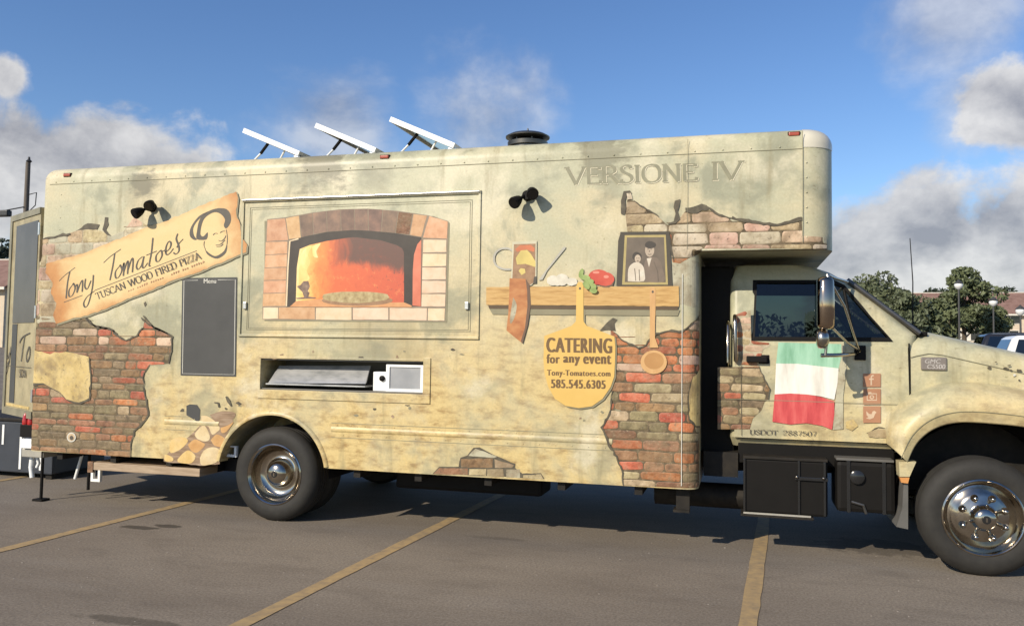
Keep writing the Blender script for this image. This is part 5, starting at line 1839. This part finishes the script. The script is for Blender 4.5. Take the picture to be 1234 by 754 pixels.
# bonnet, wings and nose
def ztop(x):
    if x < 5.25: return 1.665 + .03 * math.sin((x - 5.1) / .15 * math.pi / 2)
    return 1.695 - .235 * (x - 5.25) - .02 * max(0, x - 6.2) ** 2 * 6


arch_pts = [(4.985, .60), (5.015, .76), (5.065, .875), (5.13, .955), (5.21, 1.011), (5.30, 1.042), (5.40, 1.054), (5.55, 1.050), (5.748, 1.035), (5.85, 1.0), (5.93, .93), (5.985, .83), (6.01, .72), (6.02, .60)]


def arch_z(x):
    for a, b in zip(arch_pts, arch_pts[1:]):
        if a[0] <= x <= b[0]:
            return a[1] + (b[1] - a[1]) * (x - a[0]) / (b[0] - a[0])
    return .72


stations = [5.088, 5.13, 5.21, 5.30, 5.40, 5.55, 5.70, 5.85, 5.93, 5.985, 6.02, 6.15, 6.30, 6.45, 6.55, 6.60]
rows = []
for x in stations:
    zt_ = ztop(x)
    zb2 = arch_z(x) + .01 if x < 6.02 else .72
    nar = max(0, x - 6.3) ** 2 * .9
    half = [(.335 + nar, zb2), (.33 + nar, zb2 + (1.36 - zb2) * .5), (.325 + nar, max(zb2 + .05, zt_ - .30)), (.325 + nar, zt_ - .19), (.335 + nar, zt_ - .12), (.365 + nar, zt_ - .065), (.44 + nar, zt_ - .028), (.62, zt_ - .004), (.95, zt_ + .018), (1.22, zt_ + .02)]
    full = half + [(WID - y, z) for y, z in reversed(half[:-1])]
    rows.append([(x, y, z) for y, z in full])
BON = MB().grid(rows).build('bonnet', 'wrap_cab', T, 60)
strokes_ = MB()
# bonnet side shut line
strokes_.tube([(x, .322 + max(0, x - 6.3) ** 2 * .9, ztop(x) - .165) for x in stations], .0028, 4).build('bonnet_shut_line', 'panel_line', BON)
for x, y, r_, sd in ((1192, 443, 2.2, 1), (1212, 444, 2.4, 2), (1216, 440, 1.6, 3), (1222, 452, 2.0, 4), (1228, 446, 2.2, 5), (1195, 475, 2.0, 6), (1200, 436, 1.2, 7), (1228, 458, 1.5, 8), (1230, 500, 2.0, 9), (1218, 446, 1.4, 10)):
    D('plaster_chip', rough_poly(ell(x, y, r_ * 1.3, r_ * .7, 8, .4, sd), .4, 2, sd), 'crack_dark' if sd != 4 else 'chalk', .006, BON, .32)
# flares
for side in (0, 1):
    path = arch_pts[1:-1]
    c0 = Vector((5.50, 0, .60))
    rows = []
    for ext, y in ((0.0, .22), (0.0, .075), (.012, .066), (.075, .062), (.082, .058), (.15, .075), (.21, .13), (.255, .24), (.275, .340)):
        row = []
        for x, z in path:
            d = Vector((x - c0.x, 0, (z - c0.z) * 1.25)).normalized()
            yy = y if side == 0 else WID - y
            row.append((x + d.x * ext * (.40 if abs(d.x) > .8 else .7), yy, z + max(d.z, 0) * ext))
        rows.append([(p[0], yy_, p[1]) for p, yy_ in zip(catmull([(r_[0], r_[2]) for r_ in row], 4), [row[0][1]] * 200)])
    FL = MB().grid(rows).build('wheel_flare', 'wrap_cab', T, 70)
    yy = .0565 if side == 0 else WID - .0565
    pth = [(p[0], yy, p[1]) for p in catmull([(x + (Vector((x - c0.x, 0, (z - c0.z) * 1.25)).normalized().x) * .078 * .6, z + max(Vector((x - c0.x, 0, (z - c0.z) * 1.25)).normalized().z, 0) * .078) for x, z in path], 4)]
    MB().tube(pth, .0022, 4).build('flare_crease', 'panel_line', FL)
fl = [at(*p, .08) for p in ((1083, 556), (1104, 556), (1096, 574), (1084, 574))]
MB().prism([(q.x, q.z) for q in fl], .075, .20).build('flare_end', 'wrap_cab', T)
am = [at(*p, .09) for p in ((1084, 574.5), (1096, 574.5), (1094, 582), (1086, 581))]
MB().prism([(q.x, q.z) for q in am], .085, .13).build('side_marker', 'amber', T)
mf = [at(*p, .12) for p in ((1089, 577), (1094, 577), (1094, 637), (1080, 634), (1087, 612))]
MB().prism([(q.x, q.z) for q in mf], .11, .55).build('mud_flap', 'mudflap', T)
# wheel housing, nose
MB().grid([[(5.50 + .54 * math.cos(t), y, .50 + .54 * math.sin(t)) for t in [math.radians(180 * i / 20) for i in range(21)]] for y in (.24, .72)]).build('wheel_housing', 'black_plastic', T)
MB().box((4.9, .55, .5), (6.4, WID - .55, 1.25)).build('engine_block', 'black_frame', T)
MB().grid([[(6.60, y, z) for y in (.36, 1.22, WID - .36)] for z in (.72, 1.30)]).build('nose_panel', 'wrap_cab', T)
gr_ = MB().box((6.60, .62, .86), (6.64, WID - .62, 1.24), .01).build('grille', 'black_plastic', T)
for z in (.93, 1.0, 1.07, 1.14):
    MB().box((6.635, .66, z), (6.655, WID - .66, z + .025)).build('grille_bar', 'chrome_dull', gr_)
for y in (.38, WID - .60):
    MB().box((6.60, y, .90), (6.65, y + .22, 1.12), .02).build('headlight', 'lamp_globe', T)
MB().box((6.66, .10, .48), (6.80, WID - .10, .74), .04).build('front_bumper', 'chrome', T)
# badge
bq = [at(*p, .312) for p in ((1110, 430.5), (1141, 430.5), (1142, 446), (1110, 445.5))]
BD = MB().box((bq[3].x, .308, bq[3].z), (bq[1].x, .330, bq[1].z), .008).build('badge', 'badge', T)
sans('badge_lettering', 'GMC', [(1114, 437.5), (1133, 437.6), (1134, 432.6), (1115, 432.5)], 'badge_text', .0025, .308, BD, .02)
sans('badge_lettering', 'C5500', [(1117, 444.2), (1139, 444.4), (1139.5, 438.8), (1117.5, 438.7)], 'badge_text', .0025, .308, BD, .02)
# aerial on the far wing
ab = at(1100, 392, 1.95)
at_ = at(1098, 287, 1.95)
MB().tube([(ab.x, 1.95, 1.62), (ab.x, 1.95, ab.z + .02), (at_.x + .01, 1.95, (ab.z + at_.z) / 2), (at_.x - .01, 1.95, at_.z)], [.011, .0065, .005, .0035], 6).build('aerial', 'black_plastic', T)

# under the cab: rocker, steps, boxes
MB().box((3.86, .37, .66), (4.98, .62, .825), .01).build('rocker_panel', 'black_plastic', T)
UB = MB().box((3.90, .22, .31), (4.50, .62, .72), .02).build('battery_box', 'black_plastic', T)
MB().box((3.88, .205, .285), (4.40, .40, .305), .004).build('lower_step', 'black_frame', UB)
MB().box((3.90, .20, .306), (4.38, .212, .318)).build('step_edge', 'bumper_grey', UB)
MB().box((3.90, .208, .715), (4.50, .40, .735), .004).build('upper_step', 'black_frame', UB)
for x in (3.90, 4.29, 4.47):
    MB().box((x, .206, .32), (x + .016, .226, .715), .003).build('box_strap', 'black_gloss', UB)
MB().box((4.27, .20, .575), (4.50, .226, .60), .004).build('box_latch', 'black_gloss', UB)
for x in (4.282, 4.468):
    MB().lathe([(.013, 0), (.012, .01), (.005, .016), (.001, .016)], (x, .20, .60), 'y', 10).build('box_knob', 'chrome', UB, 50)
FT = MB().box((4.56, .22, .36), (4.96, .62, .73), .03).build('fuel_tank', 'black_plastic', T)
MB().box((4.56, .214, .735), (4.95, .50, .752), .003).build('tank_step', 'mudflap', FT)
for x in (4.63, 4.87):
    MB().box((x, .212, .36), (x + .025, .222, .735), .002).build('tank_strap', 'black_gloss', FT)
MB().lathe([(.05, 0), (.05, .02), (.03, .03), (.001, .03)], (4.70, .215, .62), 'y', 18).build('filler_cap', 'black_gloss', FT, 50)
MB().tube([(4.66, .21, .44), (4.74, .205, .42), (4.76, .21, .36)], .012, 8).build('hose', 'vent_metal', FT)
MB().box((3.60, .35, .55), (3.86, .6, .74)).build('air_tank_bracket', 'black_frame', T)

# door mirror: chrome west-coast head, round spot mirror and tubular arms
MY = -.13
MR = empty('door_mirror', (0, 0, 0), T)
m0, m1 = at(985, 334, MY), at(1004, 397, MY)
cxm = (m0.x + m1.x) / 2
rg = []
for t, sc in ((0, .55), (.03, .86), (.08, 1.0), (.5, 1.03), (.92, .95), (.975, .8), (1, .45)):
    z = m1.z + (m0.z - m1.z) * t
    rg.append([(cxm + (x - cxm) * sc, MY + (y - MY) * sc, z) for x, y, _ in ring_rect(cxm - .058, cxm + .058, MY - .085, MY + .085, .05, 0, 5)])
MB().rings(rg).build('mirror_shell', 'chrome_warm', MR, 60)
MB().rings([[(cxm - .064, y, z) for y, z in ((MY - .07, m1.z + .03), (MY + .07, m1.z + .03), (MY + .07, m0.z - .03), (MY - .07, m0.z - .03))], [(cxm - .058, y, z) for y, z in ((MY - .075, m1.z + .025), (MY + .075, m1.z + .025), (MY + .075, m0.z - .025), (MY - .075, m0.z - .025))]]).build('mirror_glass', 'glass_dark', MR)
rm = at(992, 408, MY)
MB().tube([(rm.x - .045, MY, rm.z), (rm.x - .035, MY, rm.z), (rm.x + .0, MY, rm.z), (rm.x + .03, MY, rm.z), (rm.x + .042, MY, rm.z)], [.045, .068, .072, .05, .012], 24).build('spot_mirror', 'chrome_dull', MR, 60)
a1_, a2_ = at(989, 428, MY), at(1043, 429, .2)
mt = m0.z + .015
MB().tube([(cxm + .02, MY, mt - .02), (cxm + .02, MY, mt), (cxm + .08, .10, mt + .0), (4.66, .36, 2.06)], .011, 8).build('mirror_arm', 'chrome_dull', MR, 50)
MB().tube([(a1_.x, MY, a1_.z), (a1_.x + .1, MY + .02, a1_.z + .002), (4.72, .31, a1_.z + .012)], .014, 8).build('mirror_arm', 'chrome', MR, 50)
MB().tube([(a1_.x + .03, MY, a1_.z), (rm.x + .02, MY, rm.z - .05), (rm.x + .02, MY, m1.z)], .010, 8).build('mirror_arm', 'chrome_dull', MR, 50)
MB().tube([(cxm + .05, MY, m0.z - .06), (4.60, .02, 1.86), (4.74, .32, a1_.z + .02)], .009, 8).build('mirror_arm', 'chrome_dull', MR, 50)
MB().tube([(cxm + .05, MY, m1.z + .01), (4.62, .05, 1.60), (4.74, .31, 1.54)], .009, 8).build('mirror_arm', 'chrome_dull', MR, 50)
MB().box((4.70, .305, 1.47), (4.78, .325, 1.58), .006).build('mirror_bracket', 'black_plastic', MR)

# ------------------------------------------------------------------ things behind the truck
# blue cabinet standing behind the rear bumper
CB = tag(empty('utility_cabinet', (-4.4, 1.5, 0)), 'low dark blue metal cabinet with white vertical strips behind the rear of the food truck', 'cabinet')
MB().box((-.95, -.38, .06), (1.0, .40, .62), .015).build('cabinet_body', 'cabinet_blue', CB)
MB().box((-.97, -.40, .62), (1.02, .42, .66), .01).build('cabinet_lid', 'black_frame', CB)
for x in (.02, .30, .55, .83, -.4):
    MB().box((x, -.386, .10 if x != .30 else .36), (x + .028, -.378, .58)).build('white_strip', 'white_paint', CB)
for x in (-.9, .88):
    MB().box((x, -.34, 0), (x + .08, .36, .06)).build('foot', 'black_frame', CB)


# trees
def leaf_cloud(mb, c, rad, n, rn, size):
    c = Vector(c)
    for _ in range(n):
        while True:
            v = Vector((rn.uniform(-1, 1), rn.uniform(-1, 1), rn.uniform(-1, 1)))
            if .05 < v.length < 1: break
        v *= v.length ** -.45
        p = c + Vector((v.x * rad[0], v.y * rad[1], v.z * rad[2]))
        a = Vector((rn.gauss(0, 1), rn.gauss(0, 1), rn.gauss(0, .8))).normalized()
        b = a.orthogonal().normalized()
        b.rotate(Matrix.Rotation(rn.uniform(0, 6.28), 3, a))
        s = size * rn.uniform(.6, 1.3)
        w_ = a.cross(b) * s * .55
        b = b * s
        mb.add([p - b, p + w_ * .8 - b * .1, p + b, p - w_ * .8 - b * .1], [(0, 1, 2, 3)])


def tree(name, label, cat, base, h, w_, m, seed, leaf=.2, n=5200, trunk=.3, group=None, clumps=26, shape=1.0, trunk_r=.16):
    rn = random.Random(seed)
    r = tag(empty(name, base), label, cat, group)
    tk = MB()
    top = Vector((rn.uniform(-.2, .2), 0, h * .75))
    tk.tube([(0, 0, -.1), (rn.uniform(-.06, .06), 0, h * trunk * .5), top * .55, top], [trunk_r * 1.3, trunk_r, trunk_r * .7, trunk_r * .2], 8)
    cr = MB()
    for k in range(clumps):
        t = (k + .5) / clumps
        z = h * (trunk + (1 - trunk) * (.10 + .82 * t))
        prof = math.sin(math.pi * min(1, (.16 + .80 * t)) ** shape) ** .75
        ang = k * 2.4 + rn.uniform(-.4, .4)
        rad = w_ / 2 * prof * rn.uniform(.3, .92)
        c = Vector((rad * math.cos(ang), rad * math.sin(ang), z + rn.uniform(-.3, .3)))
        cs = w_ * rn.uniform(.11, .21)
        leaf_cloud(cr, c, (cs, cs, cs * rn.uniform(.65, .95)), n // clumps, rn, leaf)
        if k % 2 == 0:
            st = Vector((0, 0, h * (trunk * .8 + .3 * t)))
            tk.tube([st, st.lerp(c, .55) + Vector((0, 0, -.1)), c], [trunk_r * .5, trunk_r * .3, .02], 6)
    tk.build('trunk', 'bark', r, 50)
    cr.build('crown', m, r)
    return r


def gbase(px, y):
    q = at(px, 400, y)
    return Vector((q.x, y, gz(y)))


def htop(px, py, y):
    return at(px, py, y).z - gz(y)


tree('leafy_tree', 'tallest rounded green tree, standing in front of the brown roofed apartment block', 'tree', gbase(1162, 55), htop(1170, 325, 55), 4.0, 'leaf_a', 11, .17, 6500, .28, 'trees across the car park')
tree('leafy_tree', 'broad low tree rising behind the truck windscreen', 'tree', gbase(1052, 52), htop(1052, 334, 52), 5.0, 'leaf_b', 12, .17, 5200, .12, 'trees across the car park')
tree('leafy_tree', 'dark bushy tree behind the truck bonnet beside the broad low tree', 'tree', gbase(1092, 48), htop(1092, 352, 48), 3.9, 'leaf_b', 13, .17, 5200, .08, 'trees across the car park')
tree('leafy_tree', 'shorter bushy tree between the dark bushy tree and the tallest tree', 'tree', gbase(1128, 50), htop(1128, 357, 50), 3.6, 'leaf_a', 14, .17, 5200, .08, 'trees across the car park')
tree('leafy_tree', 'small tree beside the black sport utility vehicle', 'tree', gbase(1198, 60), htop(1195, 366, 60), 2.6, 'leaf_a', 15, .18, 3500, .25, 'trees across the car park')
for px, py, y, w_, sd in ((1212, 347, 150, 8, 21), (1128, 348, 150, 9, 22), (1150, 349, 155, 8, 26), (-4, 291, 75, 9, 24), (1062, 347, 140, 9, 25), (1085, 350, 150, 7, 28)):
    tree('far_tree', {21: 'dark tree top showing over the ridge of the brown roof', 22: 'dark low tree crown behind the roof ridge left of the tallest tree', 26: 'second dark low crown behind the roof ridge behind the tallest tree', 24: 'dark tree over the roof of the building with the utility pole',
                      25: 'far dark tree showing beside the broad low tree', 28: 'far dark tree behind the truck aerial'}[sd], 'tree', gbase(px, y), htop(px, py, y), w_, 'leaf_far', sd, .42, 2600, .15, 'far trees behind the buildings')
for px, py, y in ((1083, 343, 142), (1090, 345, 143)):
    b = gbase(px, y)
    h = htop(px, py, y)
    r = tag(empty('conifer', b), 'taller of two far pointed conifers rising above the roof ridge' if px == 1083 else 'shorter of two far pointed conifers rising above the roof ridge', 'tree', 'pair of far conifers')
    MB().tube([(0, 0, 0), (0, 0, h)], [.25, .03], 6).build('trunk', 'bark', r)
    cr = MB()
    rn = random.Random(px)
    for k in range(12):
        t = k / 12
        leaf_cloud(cr, (0, 0, h * (.15 + .8 * t)), (1.9 * (1 - t) + .15,) * 2 + (.5,), 90, rn, .34)
    cr.build('crown', 'leaf_far', r)


# apartment blocks
def block(name, label, x0, x1, y0, depth, base, eave, ridge, wins, mwall='stucco'):
    r = tag(empty(name, (x0, y0, base)), label, 'building')
    L = x1 - x0
    MB().box((0, 0, -.5), (L, depth, eave)).build('wall', mwall, r)
    o = .6
    rf = MB().add([(-o, -o, eave), (L + o, -o, eave), (L + o, depth + o, eave), (-o, depth + o, eave), (-o, depth / 2, ridge), (L + o, depth / 2, ridge)], [(0, 1, 5, 4), (2, 3, 4, 5), (0, 4, 3), (1, 2, 5), (0, 3, 2, 1)])
    rf = rf.build('roof', 'shingle', r)
    MB().box((-o, -o - .05, eave - .22), (L + o, -o + .03, eave - .01)).build('gutter', 'fascia', rf)
    MB().box((-o, depth / 2 - .12, ridge - .04), (L + o, depth / 2 + .12, ridge + .05)).build('ridge_cap', 'fascia', rf)
    for wx, wz, ww, wh in wins:
        if wx < .5 or wx + ww > L - .5: continue
        f = MB()
        f.box((wx - .08, -.06, wz - .08), (wx + ww + .08, .0, wz)).box((wx - .08, -.06, wz + wh), (wx + ww + .08, 0, wz + wh + .08)).box((wx - .08, -.06, wz), (wx, 0, wz + wh)).box((wx + ww, -.06, wz), (wx + ww + .08, 0, wz + wh)).box((wx + ww * .48, -.05, wz), (wx + ww * .52, -.003, wz + wh))
        wi = f.build('window', 'fascia', r)
        MB().box((wx, -.012, wz), (wx + ww * .48, -.004, wz + wh)).build('pane', 'fascia' if int(wx) % 2 else 'car_black', wi)
        MB().box((wx + ww * .52, -.012, wz), (wx + ww, -.004, wz + wh)).build('pane', 'car_black', wi)
    return r


Y0 = 110
bx0, bx1 = at(1078, 390, Y0).x, at(1234, 390, Y0).x + 22
bb = gz(Y0)
uz = at(1215, 389.5, Y0).z - bb
lz = at(1176, 410, Y0).z - bb
wl = []
for k in range(-4, 9):
    xu = at(1207, 385, Y0).x - bx0 + k * 4.35
    wl += [(xu, uz, 2.0, 1.25), (xu - .25, lz, 2.1, 1.25)]
block('apartment_block', 'two storey cream apartment block with brown shingle roof behind the trees', bx0, bx1, Y0, 11, bb, at(1215, 378, Y0 - .6).z - bb, at(1215, 352.5, Y0 + 5.5).z - bb, wl)
Y1 = 45
qx = at(16, 345, Y1).x
block('low_building', 'low cream building with brown roof beyond the open rear door', qx - 26, qx - .8, Y1, 9, gz(Y1), at(0, 346, Y1).z - gz(Y1), at(0, 313, Y1 + 4.5).z - gz(Y1), [(3 + 3.6 * k, 1.2, 1.6, 1.3) for k in range(6)])

# utility pole with wires
pb = at(31, 262, 30)
pz = at(31, 196, 30).z
UP = tag(empty('utility_pole', (pb.x, 30, gz(30))), 'tall wooden utility pole with a wire and splice case beyond the open rear door', 'utility pole')
hp = pz - gz(30)
MB().tube([(0, 0, -.3), (0, 0, hp * .5), (0, 0, hp)], [.17, .15, .12], 10).build('pole', 'wood_pole', UP, 40)
MB().lathe([(.10, 0), (.16, .06), (.07, .16), (.05, .3), (.001, .32)], (.05, 0, hp), 'z', 10).build('insulator', 'wire', UP)
zl = at(31, 250, 30).z - gz(30)
w0 = at(-60, 262, 30)
MB().tube([(0, -.15, zl), ((w0.x - pb.x) * .5, -.15, (zl + w0.z - gz(30)) / 2 - .12), (w0.x - pb.x, -.15, w0.z - gz(30)), ((w0.x - pb.x) * 6, -.15, zl - .5)], .035, 6).build('wire', 'wire', UP)
sc = at(5, 257.5, 30)
MB().box((sc.x - pb.x - .55, -.35, sc.z - gz(30) - .20), (sc.x - pb.x + .55, .02, sc.z - gz(30) + .16), .08).build('splice_case', 'wire', UP)
MB().tube([(.12, 0, zl - .3), (.62, 0, zl + .1), (.66, 0, zl + .8), (.1, 0, zl + .7)], .03, 6).build('bracket', 'wire', UP)

# lamp posts
for px, py, y, lab in ((1156, 344, 47, 'white globe lamp post before the tallest tree'), (1197.5, 364.5, 50, 'globe lamp post above the black sport utility vehicle'), (1230, 375, 45, 'globe lamp post beside the white car')):
    b = gbase(px, y)
    h = htop(px, py, y)
    r = tag(empty('lamp_post', b), lab, 'lamp post', 'globe lamps across the car park')
    MB().tube([(0, 0, 0), (0, 0, .5), (0, 0, h - .2)], [.09, .06, .05], 8).build('post', 'pole_dark', r)
    MB().lathe([(.06, -.24), (.12, -.2), (.22, -.08), (.24, .04), (.17, .18), (.05, .24), (.001, .25)], (0, 0, h), 'z', 16).build('globe', 'lamp_globe', r, 60)
    MB().lathe([(.25, .10), (.20, .16), (.08, .26), (.02, .34), (.001, .34)], (0, 0, h + .02), 'z', 16).build('cap', 'pole_dark', r, 60)


# parked cars
def car(name, label, loc, rz, L, Wd, H, m, suv):
    r = tag(empty(name, loc), label, 'car')
    r.rotation_euler.z = rz
    belt = H * .60
    lev = [(.22, .10, .06, .12), (.34, .02, .0, .14), (.62, .0, .0, .18), (belt - .06, .04, .02, .2), (belt, .10, .06, .2)]
    MB().rings([ring_rect(-L / 2 + i, L / 2 - i * 1.2, -Wd / 2 + j, Wd / 2 - j, q, z, 5) for z, i, j, q in lev]).build('body', m, r, 40)
    g0, g1 = (.10, 1.15) if suv else (.12, 1.2)
    gl = [(belt - .01, g0 + .05, g1, .07, .16), (belt + (H - belt) * .82, g0 + .28, g1 + .60, .17, .16), (H - .02, g0 + .42, g1 + .85, .24, .14), (H, g0 + .6, g1 + 1.0, .34, .1)]
    gh = MB().rings([ring_rect(-L / 2 + a, L / 2 - b, -Wd / 2 + j, Wd / 2 - j, q, z, 5) for z, a, b, j, q in gl]).build('roof', m, r, 40)
    a, b = gl[0], gl[1]
    for s in (-1, 1):
        ya, yb = s * (Wd / 2 - a[3] + .004), s * (Wd / 2 - b[3] + .004)
        zA, zB = belt + .03, b[0] - .02
        xr0, xr1, xf0, xf1 = -L / 2 + a[1] + .22, -L / 2 + b[1] + .16, L / 2 - a[2] - .22, L / 2 - b[2] - .12
        for k in range(3):
            f0, f1 = k / 3 + .01, (k + 1) / 3 - .01
            MB().add([(xr0 + (xf0 - xr0) * f0, ya, zA), (xr0 + (xf0 - xr0) * f1, ya, zA), (xr1 + (xf1 - xr1) * f1, yb, zB), (xr1 + (xf1 - xr1) * f0, yb, zB)], [(0, 1, 2, 3)]).build('window', 'glass_dark', r)
        for x in (-L / 2 + .85, L / 2 - .9):
            wh = empty('wheel', (x, s * (Wd / 2 - .02), .34), r)
            MB().lathe([(.22, .0), (.30, .015), (.34, -.03), (.34, -.2), (.2, -.22)], (0, 0, 0), 'y', 24).build('tyre', 'rubber', wh, 40)
            MB().lathe([(.225, 0), (.2, -.03), (.08, -.02), (.05, .0), (.001, .0)], (0, 0, 0), 'y', 20).build('rim', 'chrome_dull', wh, 40)
            if s > 0: wh.rotation_euler.z = math.pi
        MB().tube([(-L / 2 + .9, s * (Wd / 2 - .3), H + .03), (L / 2 - 2.2, s * (Wd / 2 - .3), H + .03)], .02, 6).build('roof_rail', 'chrome_dull', r)
        MB().box((-L / 2 - .01, s * (Wd / 2 - .3) - .1, .75), (-L / 2 + .06, s * (Wd / 2 - .3) + .1, .98), .02).build('tail_light', 'tail_red', r)
        MB().box((L / 2 - .08, s * (Wd / 2 - .35) - .16, .66), (L / 2 + .01, s * (Wd / 2 - .35) + .16, .82), .02).build('headlight', 'lamp_globe', r)
    for x0, x1, k in ((-L / 2 + a[1] - .01, -L / 2 + b[1] - .01, 0), (L / 2 - a[2] + .01, L / 2 - b[2] + .01, 1)):
        MB().add([(x0, -Wd / 2 + .25, belt + .04), (x0, Wd / 2 - .25, belt + .04), (x1, Wd / 2 - .32, b[0] - .02), (x1, -Wd / 2 + .32, b[0] - .02)], [(0, 1, 2, 3)]).build('windscreen' if k else 'rear_window', 'glass_dark', r)
    return r


sx_ = at(1177, 410, 36).x + 2.3
car('parked_suv', 'black sport utility vehicle parked before the apartment block', (sx_, 36.5, gz(36.5)), 0, 4.8, 1.95, htop(1195, 402, 36), 'car_black', True)
cx_ = at(1203, 418, 27).x + 2.35
car('parked_car', 'white car with dark windows parked in front of the black vehicle', (cx_, 27.5, gz(27.5)), 0, 4.7, 1.85, htop(1226, 404.5, 27), 'car_white', False)

# loose grit scattered on the asphalt
gr_ = MB()
rn = random.Random(77)
for k in range(420):
    x, y = rn.uniform(-4.5, 7.5), rn.uniform(-3.2, .6)
    r_ = rn.uniform(.003, .009)
    t = rn.uniform(0, 3)
    base = [(x + r_ * math.cos(t + a) * rn.uniform(.7, 1.2), y + r_ * math.sin(t + a) * rn.uniform(.7, 1.2), 0.0) for a in (0, 1.6, 3.1, 4.7)]
    gr_.add(base + [(x + rn.uniform(-.3, .3) * r_, y, r_ * rn.uniform(.5, .9))], [(0, 1, 4), (1, 2, 4), (2, 3, 4), (3, 0, 4)])
tag(gr_.build('loose_grit', 'grit'), 'fine loose stone grit scattered on the asphalt', 'grit', kind='stuff')

# far wood closing the horizon behind the car park
fw_ = MB()
rn = random.Random(5)
for k in range(130):
    x = -330 + k * 5.2 + rn.uniform(-2, 2)
    h = rn.uniform(4.5, 8.5)
    y = 235 + rn.uniform(-8, 12)
    leaf_cloud(fw_, (x, y, gz(y) + h * .45), (rn.uniform(3, 5), 3, h * .5), 70, rn, 1.0)
tag(fw_.build('far_wood', 'leaf_far'), 'dark far line of woodland along the horizon behind the car park', 'woodland', kind='stuff')
